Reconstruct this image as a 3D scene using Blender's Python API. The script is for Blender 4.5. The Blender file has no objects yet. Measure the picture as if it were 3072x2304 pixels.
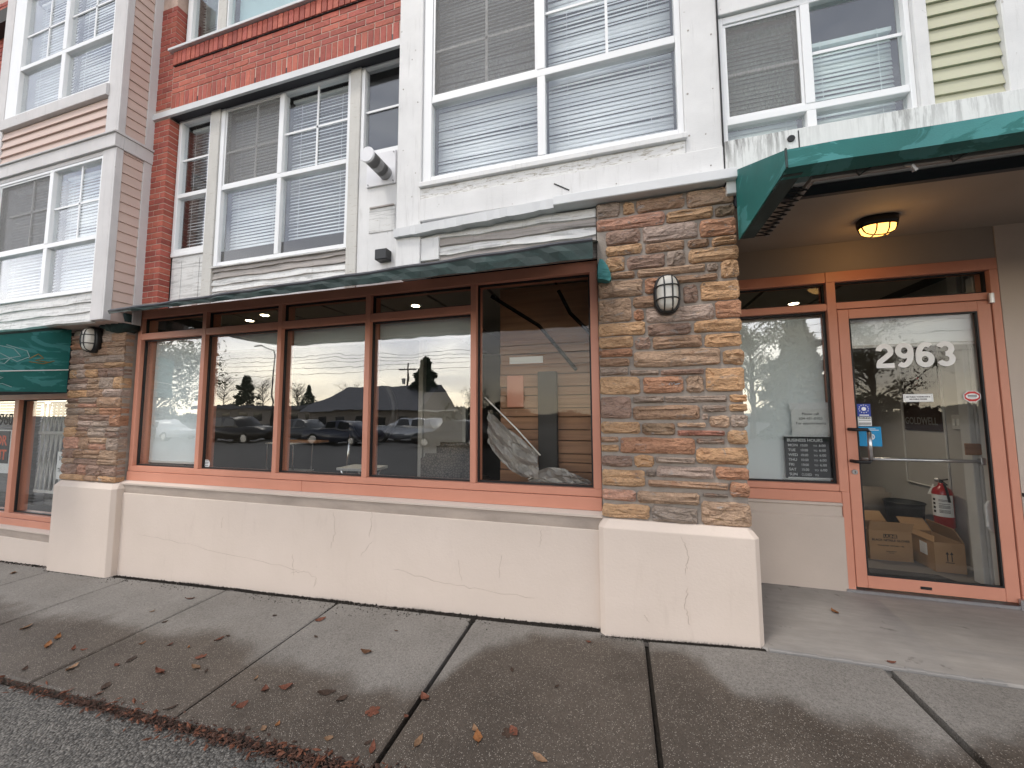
import bpy, bmesh, math, random
from mathutils import Vector, Matrix

# ------------------------------------------------------------------ camera, sky, sun, exposure
S = bpy.context.scene
COL = S.collection
R = random.Random(11)
rad = math.radians

cam_d = bpy.data.cameras.new('camera')
cam = bpy.data.objects.new('camera', cam_d)
COL.objects.link(cam)
cam_d.sensor_width = 36.0
cam_d.lens = 36.0 * 1130.0 / 3072.0
cam_d.clip_start = 0.05
cam_d.clip_end = 2000.0
_y, _p, _r = rad(15.834), rad(4.4128), rad(-0.2134)
_f = Vector((-math.sin(_y) * math.cos(_p), math.cos(_y) * math.cos(_p), math.sin(_p)))
_rt = Vector((math.cos(_y), math.sin(_y), 0))
_up = _rt.cross(_f)
_r2 = math.cos(_r) * _rt + math.sin(_r) * _up
_u2 = -math.sin(_r) * _rt + math.cos(_r) * _up
cam.matrix_world = Matrix(((_r2.x, _u2.x, -_f.x, 0), (_r2.y, _u2.y, -_f.y, 0), (_r2.z, _u2.z, -_f.z, 0), (0, 0, 0, 1)))
S.camera = cam

_el, _az = rad(62), rad(-35)
SUN_DIR = Vector((math.cos(_el) * math.sin(_az), -math.cos(_el) * math.cos(_az), math.sin(_el)))
w = bpy.data.worlds.new('World')
S.world = w
w.use_nodes = True
nt = w.node_tree
nt.nodes.clear()
def _n(t, **k):
    n = nt.nodes.new(t)
    for a, b in k.items():
        setattr(n, a, b)
    return n
sky = _n('ShaderNodeTexSky', sky_type='NISHITA')
sky.sun_disc = False
sky.sun_elevation = math.asin(SUN_DIR.z)
sky.sun_rotation = math.atan2(SUN_DIR.x, SUN_DIR.y)
sky.air_density = 1.2
sky.dust_density = 2.0
tc = _n('ShaderNodeTexCoord')
mp = _n('ShaderNodeMapping')
mp.inputs['Scale'].default_value = (1.0, 1.0, 3.6)
nz = _n('ShaderNodeTexNoise')
nz.inputs['Scale'].default_value = 3.2
nz.inputs['Detail'].default_value = 7.0
nz.inputs['Roughness'].default_value = 0.58
nz.inputs['Distortion'].default_value = 0.5
nt.links.new(tc.outputs['Generated'], mp.inputs['Vector'])
nt.links.new(mp.outputs['Vector'], nz.inputs['Vector'])
sep = _n('ShaderNodeSeparateXYZ')
nt.links.new(tc.outputs['Generated'], sep.inputs['Vector'])
rz = _n('ShaderNodeValToRGB')
e = rz.color_ramp.elements
e[0].position = 0.0
e[0].color = (2.7, 2.35, 1.75, 1)
e[1].position = 0.75
e[1].color = (0.42, 0.46, 0.54, 1)
for p_, c_ in ((0.10, (2.45, 2.30, 2.0, 1)), (0.20, (1.85, 1.85, 1.90, 1)), (0.38, (0.95, 0.99, 1.10, 1))):
    q = e.new(p_)
    q.color = c_
nt.links.new(sep.outputs['Z'], rz.inputs['Fac'])
rn = _n('ShaderNodeValToRGB')
rn.color_ramp.elements[0].position = 0.33
rn.color_ramp.elements[0].color = (0.70, 0.71, 0.76, 1)
rn.color_ramp.elements[1].position = 0.62
rn.color_ramp.elements[1].color = (1.12, 1.1, 1.06, 1)
nt.links.new(nz.outputs['Fac'], rn.inputs['Fac'])
mul = _n('ShaderNodeMix', data_type='RGBA', blend_type='MULTIPLY')
mul.inputs['Factor'].default_value = 1.0
nt.links.new(rz.outputs['Color'], mul.inputs['A'])
nt.links.new(rn.outputs['Color'], mul.inputs['B'])
sc_ = _n('ShaderNodeVectorMath', operation='SCALE')
sc_.inputs['Scale'].default_value = 8.5
nt.links.new(mul.outputs['Result'], sc_.inputs[0])
mx = _n('ShaderNodeMix', data_type='RGBA')
mx.inputs['Factor'].default_value = 0.86          # cloud cover over the clear sky
nt.links.new(sky.outputs['Color'], mx.inputs['A'])
nt.links.new(sc_.outputs['Vector'], mx.inputs['B'])
bg = _n('ShaderNodeBackground')
bg.inputs['Strength'].default_value = 0.1
nt.links.new(mx.outputs['Result'], bg.inputs['Color'])
wo = _n('ShaderNodeOutputWorld')
nt.links.new(bg.outputs['Background'], wo.inputs['Surface'])

sun_d = bpy.data.lights.new('sun', 'SUN')
sun_d.energy = 1.0
sun_d.angle = rad(14)
sun_d.color = (1.0, 0.94, 0.86)
sun = bpy.data.objects.new('sun', sun_d)
COL.objects.link(sun)
sun.rotation_euler = (-SUN_DIR).to_track_quat('-Z', 'Y').to_euler()

S.view_settings.view_transform = 'Standard'
S.view_settings.look = 'None'
S.view_settings.gamma = 1.0
S.view_settings.exposure = 1.0
S.render.engine = 'CYCLES'
S.cycles.max_bounces = 10
S.cycles.transparent_max_bounces = 16
S.cycles.glossy_bounces = 4
S.cycles.diffuse_bounces = 4

# ------------------------------------------------------------------ materials
def _mat(name):
    m = bpy.data.materials.new(name)
    m.use_nodes = True
    t = m.node_tree
    t.nodes.clear()
    out = t.nodes.new('ShaderNodeOutputMaterial')
    b = t.nodes.new('ShaderNodeBsdfPrincipled')
    t.links.new(b.outputs[0], out.inputs['Surface'])
    return m, t, b
class NT:
    """tiny helper around a node tree"""
    def __init__(s, t): s.t = t
    def n(s, typ, ins=None, **k):
        n = s.t.nodes.new(typ)
        for a, b in k.items(): setattr(n, a, b)
        for a, b in (ins or {}).items():
            if isinstance(b, bpy.types.NodeSocket): s.t.links.new(b, n.inputs[a])
            else: n.inputs[a].default_value = b
        return n
    def pos(s, scale=(1, 1, 1)):
        g = s.n('ShaderNodeNewGeometry')
        m = s.n('ShaderNodeMapping', {'Vector': g.outputs['Position'], 'Scale': scale})
        return m.outputs['Vector']
    def noise(s, scale, detail=4, rough=.55, vec=None, dist=0.0):
        n = s.n('ShaderNodeTexNoise', {'Scale': scale, 'Detail': detail, 'Roughness': rough, 'Distortion': dist,
                'Vector': vec if vec is not None else s.pos()})
        return n.outputs['Fac']
    def ramp(s, fac, stops):
        n = s.n('ShaderNodeValToRGB', {'Fac': fac})
        el = n.color_ramp.elements
        while len(el) > 1: el.remove(el[-1])
        el[0].position, el[0].color = stops[0][0], _c(stops[0][1])
        for p, c in stops[1:]:
            q = el.new(p); q.color = _c(c)
        return n.outputs['Color']
    def mix(s, f, a, b, blend='MIX'):
        n = s.n('ShaderNodeMix', data_type='RGBA', blend_type=blend)
        for k, v in (('Factor', f), ('A', a), ('B', b)):
            if isinstance(v, bpy.types.NodeSocket): s.t.links.new(v, n.inputs[k])
            else: n.inputs[k].default_value = _c(v) if k != 'Factor' else v
        return n.outputs['Result']
    def math(s, op, a, b=0.0, clamp=False):
        n = s.n('ShaderNodeMath', operation=op, use_clamp=clamp)
        for i, v in enumerate((a, b)):
            if isinstance(v, bpy.types.NodeSocket): s.t.links.new(v, n.inputs[i])
            else: n.inputs[i].default_value = v
        return n.outputs[0]
    def bump(s, b, h, strength, dist=.01):
        n = s.n('ShaderNodeBump', {'Height': h, 'Strength': strength, 'Distance': dist})
        s.t.links.new(n.outputs['Normal'], b.inputs['Normal'])
    def sepxyz(s):
        g = s.n('ShaderNodeNewGeometry')
        return s.n('ShaderNodeSeparateXYZ', {'Vector': g.outputs['Position']}).outputs
def _c(c):
    if isinstance(c, (int, float)): return (c, c, c, 1)
    return tuple(c) + ((1,) if len(c) == 3 else ())
def _t(c, k): return tuple(max(0, min(1, x * k)) for x in c)

def simple(name, c, rough=.6, metal=0.0, var=.08, nscale=6.0, bump=0.0, bscale=60.0, stretch=(1, 1, 1), spec=.4, fine=0.0):
    m, t, b = _mat(name); N = NT(t)
    f = N.noise(nscale, 5, .6, N.pos(stretch))
    colr = N.ramp(f, [(.25, _t(c, 1 - var)), (.75, _t(c, 1 + var))])
    if fine:
        f2 = N.noise(140, 3, .7)
        colr = N.mix(1.0, colr, N.ramp(f2, [(.3, 1 - fine), (.7, 1.0)]), 'MULTIPLY')
    t.links.new(colr, b.inputs['Base Color'])
    b.inputs['Roughness'].default_value = rough
    b.inputs['Metallic'].default_value = metal
    b.inputs['Specular IOR Level'].default_value = spec
    if bump: N.bump(b, N.noise(bscale, 4, .6), bump)
    return m
def objcol(name, rough, var, nscale, bump, bscale, spots=0.0, stretch=(1, 1, 1), blotch=None):
    """colour of each piece comes from its own object colour"""
    m, t, b = _mat(name); N = NT(t)
    oi = N.n('ShaderNodeObjectInfo')
    rnd = N.n('ShaderNodeVectorMath', {0: N.pos(stretch)}, operation='ADD')
    comb = N.n('ShaderNodeCombineXYZ', {0: oi.outputs['Random'], 1: oi.outputs['Random'], 2: oi.outputs['Random']})
    sc = N.n('ShaderNodeVectorMath', {0: comb.outputs[0], 'Scale': 7.0}, operation='SCALE')
    t.links.new(sc.outputs[0], rnd.inputs[1])
    v = rnd.outputs[0]
    f = N.noise(nscale, 6, .62, v, .4)
    k = N.ramp(f, [(.25, 1 - var), (.5, 1.0), (.78, 1 + var)])
    colr = N.mix(1.0, oi.outputs['Color'], k, 'MULTIPLY')
    if blotch:
        bf = N.noise(nscale * .45, 4, .6, v, .8)
        for i, (c, lo, hi) in enumerate(blotch):
            bf = N.noise(nscale * (.45 + .35 * i), 4, .6, v, .8 + i)
            colr = N.mix(N.ramp(bf, [(lo, 0.0), (hi, .75)]), colr, c)
    if spots:
        sp = N.noise(bscale * 1.4, 3, .7, v)
        colr = N.mix(1.0, colr, N.ramp(sp, [(.32, 1 - spots), (.5, 1.0)]), 'MULTIPLY')
    t.links.new(colr, b.inputs['Base Color'])
    b.inputs['Roughness'].default_value = rough
    b.inputs['Specular IOR Level'].default_value = .25
    if bump:
        h = N.math('ADD', N.noise(bscale, 6, .65, v), N.math('MULTIPLY', N.noise(bscale * .25, 4, .6, v, 1.0), 2.0))
        N.bump(b, h, bump, .02)
    return m

def stucco():
    m, t, b = _mat('painted_stucco'); N = NT(t)
    base = N.ramp(N.noise(1.6, 5, .6), [(.25, (.575, .49, .425)), (.75, (.63, .54, .475))])
    # water-borne grime: long vertical marks, dark scuffs
    st = N.noise(2.2, 6, .7, N.pos((3, 3, .5)), .6)
    base = N.mix(N.ramp(st, [(.58, 0.0), (.8, .32)]), base, (.40, .32, .27))
    sc = N.noise(9, 6, .75, N.pos((1, 1, 2.2)), 2.0)
    base = N.mix(N.ramp(sc, [(.66, 0.0), (.74, .45)]), base, (.36, .30, .26))
    t.links.new(base, b.inputs['Base Color'])
    b.inputs['Roughness'].default_value = .72
    b.inputs['Specular IOR Level'].default_value = .3
    h = N.math('ADD', N.noise(55, 5, .6), N.math('MULTIPLY', N.noise(6, 3, .5), 1.2))
    N.bump(b, h, .28, .006)
    return m
def white_wood(name, c=(.70, .70, .69), streak=.45, peel=.0, grain=(1, 1, 14), dirt=(.22, .21, .19), hstain=0.0):
    """old white paint on boards: faint grain, rain streaks, flaking"""
    m, t, b = _mat(name); N = NT(t)
    base = N.ramp(N.noise(3, 5, .6), [(.25, _t(c, .88)), (.75, _t(c, 1.06))])
    if streak:
        st = N.noise(5, 6, .72, N.pos((5.5, 5.5, .45)), .4)
        base = N.mix(N.ramp(st, [(.55, 0.0), (.80, streak)]), base, dirt)
    if peel:
        pe = N.noise(11, 7, .75, N.pos((1, 1, 6)), .8)
        base = N.mix(N.ramp(pe, [(.60 - peel * .1, 0.0), (.66 - peel * .1, .8)]), base, (.33, .29, .23))
    if hstain:
        hs = N.noise(3.2, 6, .7, N.pos((.55, 1, 9.0)), 1.2)
        base = N.mix(N.ramp(hs, [(.50, 0.0), (.68, hstain)]), base, (.085, .085, .082))
    kn = N.noise(26, 2, .5, N.pos((1, 1, .8)))
    base = N.mix(N.ramp(kn, [(.74, 0.0), (.78, .5)]), base, (.25, .22, .19))
    t.links.new(base, b.inputs['Base Color'])
    b.inputs['Roughness'].default_value = .62
    b.inputs['Specular IOR Level'].default_value = .3
    N.bump(b, N.noise(26, 5, .6, N.pos(grain)), .22, .006)
    return m
def glass(name, r0, tint, wav=.004, grime=.010):
    m = bpy.data.materials.new(name); m.use_nodes = True
    t = m.node_tree; t.nodes.clear(); N = NT(t)
    out = N.n('ShaderNodeOutputMaterial')
    lw = N.n('ShaderNodeLayerWeight', {'Blend': .5})
    p5 = N.math('POWER', lw.outputs['Facing'], 5.0)
    fac = N.math('ADD', N.math('MULTIPLY', p5, 1 - r0), r0, True)
    bp = N.n('ShaderNodeBump', {'Height': N.noise(2.6, 2, .5), 'Strength': .035, 'Distance': wav * 8})
    tr = N.n('ShaderNodeBsdfTransparent', {'Color': _c(tint)})
    gl = N.n('ShaderNodeBsdfGlossy', {'Color': (1, 1, 1, 1), 'Roughness': 0.0, 'Normal': bp.outputs['Normal']})
    mxx = N.n('ShaderNodeMixShader', {0: fac, 1: tr.outputs[0], 2: gl.outputs[0]})
    df = N.n('ShaderNodeBsdfDiffuse', {'Color': (.6, .6, .58, 1)})
    dirt = N.ramp(N.noise(3.5, 6, .7), [(.45, 0.0), (.85, grime)])
    m2 = N.n('ShaderNodeMixShader', {0: dirt, 1: mxx.outputs[0], 2: df.outputs[0]})
    t.links.new(m2.outputs[0], out.inputs['Surface'])
    return m
def screen_mat(name, c, keep):
    m = bpy.data.materials.new(name); m.use_nodes = True
    t = m.node_tree; t.nodes.clear(); N = NT(t)
    out = N.n('ShaderNodeOutputMaterial')
    tr = N.n('ShaderNodeBsdfTransparent')
    df = N.n('ShaderNodeBsdfDiffuse', {'Color': _c(c)})
    f = N.math('ADD', N.math('MULTIPLY', N.noise(160, 2, .5, N.pos((1, 1, .25))), .35), 1 - keep - .17, True)
    mm = N.n('ShaderNodeMixShader', {0: f, 1: tr.outputs[0], 2: df.outputs[0]})
    t.links.new(mm.outputs[0], out.inputs['Surface'])
    return m
def emit(name, c, s):
    m = bpy.data.materials.new(name); m.use_nodes = True
    t = m.node_tree; t.nodes.clear(); N = NT(t)
    out = N.n('ShaderNodeOutputMaterial')
    em = N.n('ShaderNodeEmission', {'Color': _c(c), 'Strength': s})
    t.links.new(em.outputs[0], out.inputs['Surface'])
    return m

WETX = [(-9, 2.25), (-5.44, 2.15), (-4.76, 2.02), (-4.27, 2.06), (-3.94, 2.12), (-3.45, 2.07), (-3.23, 2.06), (-2.86, 2.14), (-2.54, 2.09),
        (-2.24, 2.0), (-1.84, 2.0), (-1.53, 1.93), (-1.1, 1.94), (-1.0, 2.05), (-.94, 2.22), (-.85, 2.38), (-.6, 2.55), (-.1, 2.62), (.2, 2.54),
        (.44, 2.45), (.5, 2.3), (.62, 2.22), (.81, 2.21), (1.07, 2.13), (1.25, 2.1), (1.5, 2.2), (1.75, 2.33), (3, 2.3)]
def pavement():
    """concrete: pale and dry by the wall, brown and wet towards the street, with exposed stone specks"""
    m, t, b = _mat('paving_concrete'); N = NT(t)
    x, y, z = N.sepxyz()
    fx = N.math('DIVIDE', N.math('ADD', x, 9.0), 12.0, True)
    thr = N.ramp(fx, [((a + 9) / 12.0, (v - 1.5) / 1.5) for a, v in WETX])
    thr = N.math('ADD', N.math('MULTIPLY', thr, 1.5), 1.5)
    wob = N.math('MULTIPLY', N.math('SUBTRACT', N.noise(5, 5, .6), .5), .32)
    d = N.math('ADD', N.math('SUBTRACT', thr, y), wob)
    wet = N.n('ShaderNodeMapRange', {'Value': d, 'From Min': -.08, 'From Max': .12}, interpolation_type='SMOOTHSTEP').outputs[0]
    big = N.noise(1.7, 5, .62)
    dry = N.ramp(big, [(.3, (.160, .148, .134)), (.7, (.222, .208, .191))])
    dark_tone = N.ramp(N.noise(2.3, 6, .65), [(.3, (.050, .040, .032)), (.7, (.094, .077, .062))])
    colr = N.mix(wet, dry, dark_tone)
    vo = N.n('ShaderNodeTexVoronoi', {'Vector': N.pos(), 'Scale': 210.0, 'Randomness': 1.0})
    cellv = N.n('ShaderNodeSeparateColor', {'Color': vo.outputs['Color']}).outputs[0]
    speck = N.math('MULTIPLY', N.math('GREATER_THAN', cellv, .86), N.math('LESS_THAN', vo.outputs['Distance'], .42))
    colr = N.mix(N.math('MULTIPLY', speck, N.math('ADD', N.math('MULTIPLY', wet, .45), .22)), colr, (.42, .38, .33))
    dk = N.math('MULTIPLY', N.math('LESS_THAN', cellv, .22), N.math('LESS_THAN', vo.outputs['Distance'], .45))
    colr = N.mix(N.math('MULTIPLY', dk, .5), colr, (.035, .03, .026))
    fine = N.noise(75, 4, .75)
    colr = N.mix(1.0, colr, N.ramp(fine, [(.28, .62), (.6, 1.12)]), 'MULTIPLY')
    t.links.new(colr, b.inputs['Base Color'])
    t.links.new(N.math('SUBTRACT', .9, N.math('MULTIPLY', wet, .34)), b.inputs['Roughness'])
    b.inputs['Specular IOR Level'].default_value = .35
    h = N.math('ADD', N.noise(120, 4, .7), N.math('MULTIPLY', vo.outputs['Distance'], -.8))
    N.bump(b, h, .45, .006)
    return m
def aggregate(name, lo, hi, sc=95, bump=.8):
    m, t, b = _mat(name); N = NT(t)
    vo = N.n('ShaderNodeTexVoronoi', {'Vector': N.pos(), 'Scale': sc, 'Randomness': 1.0})
    cv = N.n('ShaderNodeSeparateColor', {'Color': vo.outputs['Color']}).outputs[0]
    c = N.ramp(cv, [(0, lo), (.55, tuple((a + b2) / 2 for a, b2 in zip(lo, hi))), (1, hi)])
    c = N.mix(1.0, c, N.ramp(vo.outputs['Distance'], [(.2, 1.1), (.75, .45)]), 'MULTIPLY')
    c = N.mix(1.0, c, N.ramp(N.noise(2.5, 5, .6), [(.3, .75), (.7, 1.15)]), 'MULTIPLY')
    t.links.new(c, b.inputs['Base Color'])
    b.inputs['Roughness'].default_value = .75
    N.bump(b, N.math('MULTIPLY', vo.outputs['Distance'], -1.0), bump, .008)
    return m
def smooth_concrete():
    m, t, b = _mat('smooth_concrete'); N = NT(t)
    c = N.ramp(N.noise(2.0, 6, .65), [(.28, (.225, .210, .193)), (.72, (.315, .295, .272))])
    sp = N.noise(6.5, 4, .6, None, .3)
    c = N.mix(N.ramp(sp, [(.64, 0.0), (.69, .6)]), c, (.10, .088, .08))
    st = N.noise(9, 5, .7, N.pos((.6, 3, 1)))
    c = N.mix(1.0, c, N.ramp(st, [(.3, .84), (.7, 1.06)]), 'MULTIPLY')
    t.links.new(c, b.inputs['Base Color'])
    b.inputs['Roughness'].default_value = .6
    N.bump(b, N.noise(70, 4, .6), .15, .004)
    return m
def streaked_fascia():
    m, t, b = _mat('streaked_white_board'); N = NT(t)
    base = N.ramp(N.noise(2.5, 5, .6), [(.25, (.60, .61, .60)), (.75, (.70, .71, .70))])
    x, y, z = N.sepxyz()
    up = N.n('ShaderNodeMapRange', {'Value': z, 'From Min': 1.52, 'From Max': 1.77}).outputs[0]
    pat = N.noise(1.6, 3, .5, N.pos((1.3, 1, .2)))
    st = N.noise(15, 5, .75, N.pos((2.3, 1, .22)), .35)
    k = N.math('MULTIPLY', N.ramp(st, [(.44, 0.0), (.60, 1.0)]), N.ramp(pat, [(.36, 0.12), (.55, 1.0)]))
    k = N.math('MULTIPLY', k, N.math('POWER', up, .8, True))
    base = N.mix(N.math('MULTIPLY', k, .9), base, (.10, .095, .09))
    t.links.new(base, b.inputs['Base Color'])
    b.inputs['Roughness'].default_value = .55
    N.bump(b, N.noise(30, 4, .6), .12, .004)
    return m
def fabric(name, c, c2):
    m, t, b = _mat(name); N = NT(t)
    f = N.noise(4.5, 5, .62, N.pos((.7, .7, 1.6)), .8)
    colr = N.mix(N.ramp(f, [(.53, 0.0), (.56, .75)]), c, c2)
    colr = N.mix(1.0, colr, N.ramp(N.noise(2.2, 4, .6), [(.3, .8), (.7, 1.15)]), 'MULTIPLY')
    t.links.new(colr, b.inputs['Base Color'])
    b.inputs['Roughness'].default_value = .62
    N.bump(b, N.math('ADD', N.noise(160, 2, .5), N.math('MULTIPLY', N.noise(5, 3, .5), 3)), .15, .006)
    return m
def coral_paint():
    m, t, b = _mat('coral_painted_metal'); N = NT(t)
    c = N.ramp(N.noise(1.8, 4, .6), [(.3, (.57, .245, .165)), (.7, (.64, .285, .195))])
    c = N.mix(N.ramp(N.noise(7, 5, .7, N.pos((2.5, 2.5, .5))), [(.62, 0.0), (.85, .35)]), c, (.27, .10, .065))
    t.links.new(c, b.inputs['Base Color'])
    b.inputs['Roughness'].default_value = .42
    b.inputs['Specular IOR Level'].default_value = .4
    N.bump(b, N.noise(40, 3, .5), .05, .003)
    return m
def dark_gloss(name, c, rough=.3):
    return simple(name, c, rough, 0, .05, 5, spec=.5)

M = dict(
    stucco=stucco(),
    dark_tone=simple('dark_stucco', (.36, .30, .255), .75, 0, .22, 3, .25, 55, (1, 1, 3)),
    crack=simple('hairline_crack', (.39, .32, .27), .9),
    mortar=simple('grey_mortar', (.30, .262, .228), .9, 0, .18, 9, .5, 90),
    stone=objcol('cultured_stone', .82, .30, 9.0, 1.0, 38, .35, (1, 1, 2.0), [((.30, .145, .085), .60, .74), ((.34, .31, .29), .60, .70), ((.42, .29, .15), .62, .74)]),
    brickm=simple('brick_mortar', (.50, .37, .31), .9, 0, .15, 20, .4, 120),
    brick=objcol('red_brick', .75, .16, 14, .35, 70, .18),
    coral=coral_paint(),
    gasket=simple('black_gasket', (.012, .012, .013), .5),
    white=white_wood('white_painted_wood', (.69, .69, .69), .36, .0),
    white_peel=white_wood('peeling_white_board', (.74, .74, .73), .3, .75, (1, 1, 10)),
    weathered=white_wood('weathered_white_lap', (.66, .66, .65), .38, .12, (1, 1, 20), (.12, .115, .11), .62),
    greyboard=white_wood('grey_brown_board', (.36, .33, .31), .45, .25, (1, 1, 20), (.10, .095, .09), .6),
    post=white_wood('bare_grey_post', (.55, .54, .51), .45, .12, (8, 8, 1), (.28, .25, .21)),
    bluewhite=white_wood('bay_white_trim', (.60, .585, .585), .25, 0),
    vinyl=simple('white_vinyl', (.78, .79, .80), .38, 0, .03, 3, spec=.5),
    pink=simple('pinkish_siding', (.56, .435, .385), .65, 0, .07, 2.5, .15, 30, (.5, .5, 6)),
    yellow=simple('pale_yellow_siding', (.47, .465, .345), .62, 0, .06, 2.5, .12, 30, (.5, .5, 6)),
    metal_white=simple('white_drip_metal', (.62, .63, .64), .45, .0, .06, 4),
    fascia=streaked_fascia(),
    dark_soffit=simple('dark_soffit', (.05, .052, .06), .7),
    glass_up=glass('upper_window_glass', .095, (.95, .965, .97)),
    glass_shop=glass('shop_window_glass', .15, (.965, .975, .97)),
    glass_clear=glass('transom_glass', .016, (.95, .95, .93)),
    glass_door=glass('door_glass', .035, (.96, .965, .96)),
    screen=screen_mat('insect_screen_mesh', (.25, .247, .242), .64),
    slat=simple('white_blind_slat', (.82, .84, .85), .5, 0, .03, 3),
    slat_dark=simple('grey_blind_slat', (.20, .21, .21), .6, 0, .05, 3),
    slat_teal=simple('teal_blind_fabric', (.42, .60, .60), .6, 0, .05, 3),
    slat_pale=simple('pale_green_slat', (.70, .79, .75), .5, 0, .05, 3),
    roller=simple('roller_blind_fabric', (.82, .88, .89), .8, 0, .03, 2, .05, 300),
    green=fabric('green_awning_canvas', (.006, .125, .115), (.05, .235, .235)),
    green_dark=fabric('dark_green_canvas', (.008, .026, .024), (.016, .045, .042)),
    matte=simple('matte_black_rope', (.012, .010, .009), 1.0, spec=.0),
    rail=simple('grey_awning_rail', (.24, .22, .205), .5, .3),
    cord=simple('black_cord', (.012, .012, .012), .7),
    black=simple('black_painted_metal', (.012, .013, .014), .42, 0, .2, 12, spec=.5),
    opal=simple('opal_lamp_glass', (.55, .53, .48), .25, 0, .10, 9, spec=.6),
    lamp_on=emit('lit_lamp_glass', (1.0, .44, .09), 2.3),
    pot_on=emit('lit_spot', (1.0, .82, .55), 16.0),
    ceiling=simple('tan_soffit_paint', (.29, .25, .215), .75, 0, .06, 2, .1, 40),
    beige=simple('beige_entry_paint', (.50, .42, .36), .7, 0, .05, 3, .1, 50),
    pave=pavement(),
    dirt=simple('dark_soil', (.022, .018, .014), .95, 0, .5, 30, .8, 120),
    verge=aggregate('exposed_aggregate', (.045, .042, .038), (.195, .182, .165)),
    entry=smooth_concrete(),
    asphalt=aggregate('asphalt', (.03, .03, .031), (.075, .073, .07), 140, .5),
    leaf=objcol('dry_leaf', .7, .35, 45, .3, 80, .25),
    litter=simple('leaf_litter', (.060, .027, .017), .85, 0, .9, 25, .6, 60, fine=.3),
    galv=simple('galvanised_steel', (.30, .30, .30), .4, .7, .2, 18),
    white_metal=simple('white_enamel', (.72, .72, .74), .35, 0, .05, 8),
    steel=simple('brushed_steel', (.55, .55, .56), .3, .9, .06, 40),
    rubber=simple('black_rubber_grip', (.014, .014, .015), .5),
    vinyl_white=simple('white_vinyl_lettering', (.88, .88, .87), .5),
    ink=simple('black_ink', (.02, .02, .022), .6),
    ink_grey=simple('grey_ink', (.20, .20, .20), .6),
    paper=simple('white_paper', (.78, .79, .78), .8, 0, .04, 5),
    board=simple('charcoal_sign_board', (.012, .014, .018), .45),
    letter=simple('pale_letter', (.80, .81, .81), .6),
    blue=simple('blue_sticker', (.03, .06, .34), .5),
    cyan=simple('cyan_sticker', (.01, .27, .55), .5),
    red=simple('red_sticker', (.55, .03, .03), .5),
    orange=simple('orange_letter', (.75, .12, .03), .5),
    ext_red=simple('extinguisher_red', (.36, .012, .012), .3, spec=.6),
    card=simple('brown_cardboard', (.36, .22, .115), .85, 0, .08, 6, .1, 60),
    card_in=simple('cardboard_inside', (.30, .19, .105), .9),
    binm=simple('black_wire_bin', (.014, .017, .018), .5, 0, .2, 30, .5, 150),
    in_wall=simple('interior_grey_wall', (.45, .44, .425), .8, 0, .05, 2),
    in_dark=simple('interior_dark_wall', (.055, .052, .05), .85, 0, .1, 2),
    in_ceil=simple('interior_ceiling_tile', (.34, .32, .28), .85, 0, .06, 3),
    in_floor=simple('interior_floor', (.16, .15, .145), .5, 0, .12, 3),
    in_white=simple('interior_white_trim', (.60, .60, .58), .6),
    mat_grey=simple('entry_floor_mat', (.055, .055, .06), .95, 0, .2, 60, .4, 200),
    sofa=simple('beige_leather', (.30, .26, .22), .55, 0, .1, 6),
    wood_brown=simple('brown_partition_wood', (.33, .175, .10), .55, 0, .3, 3, .25, 18, (.4, .4, 9)),
    plastic=simple('crumpled_plastic', (.27, .25, .235), .22, 0, .25, 7, .5, 14, spec=.7),
    skin=simple('poster_skin_tone', (.075, .042, .032), .7), hair=simple('poster_dark_hair', (.035, .018, .014), .7),
    leopard=None, chrome=simple('chrome', (.6, .6, .6), .15, 1.0),
    bark=simple('tree_bark', (.075, .06, .048), .9, 0, .3, 12, .5, 30),
    fol_a=simple('autumn_leaf_green', (.075, .075, .03), .7, 0, .5, 2.0), fol_b=simple('conifer_needles', (.018, .035, .018), .8, 0, .4, 2.0),
    fol_c=simple('brown_twigs', (.07, .05, .035), .85, 0, .4, 2.0), hedge=simple('dark_hedge', (.022, .03, .016), .9, 0, .5, 3),
    roof=simple('grey_shingle_roof', (.085, .088, .10), .8, 0, .2, 3, .4, 30), house=simple('house_render', (.17, .15, .13), .8),
    tyre=simple('tyre_rubber', (.015, .015, .015), .8), car_glass=dark_gloss('car_window_glass', (.01, .012, .014), .06),
    car_navy=dark_gloss('navy_car_paint', (.016, .02, .036)), car_black=dark_gloss('black_car_paint', (.010, .010, .011)),
    car_silver=simple('silver_car_paint', (.42, .43, .45), .25, .4), car_white=dark_gloss('white_car_paint', (.62, .62, .62)),
    car_grey=simple('grey_car_paint', (.10, .105, .11), .28, .4), headlamp=dark_gloss('headlamp_lens', (.6, .6, .58), .1),
    ground=simple('far_ground', (.06, .06, .058), .9, 0, .3, .2), kerb=simple('kerb_concrete', (.24, .23, .22), .85, 0, .15, 4, .2, 60),
    graf=simple('pale_graffiti', (.30, .42, .42), .7), graf2=simple('ochre_graffiti', (.22, .16, .06), .7), chalk=simple('blue_chalk', (.30, .42, .50), .9),
    frost=simple('yellow_lace', (.55, .54, .52), .8),
)
def _leopard():
    m, t, b = _mat('spotted_upholstery'); N = NT(t)
    v = N.n('ShaderNodeTexVoronoi', {'Vector': N.pos(), 'Scale': 38.0}, feature='DISTANCE_TO_EDGE')
    t.links.new(N.ramp(v.outputs['Distance'], [(.05, (.02, .018, .016)), (.16, (.16, .14, .12))]), b.inputs['Base Color'])
    b.inputs['Roughness'].default_value = .6
    return m
M['leopard'] = _leopard()
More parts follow.
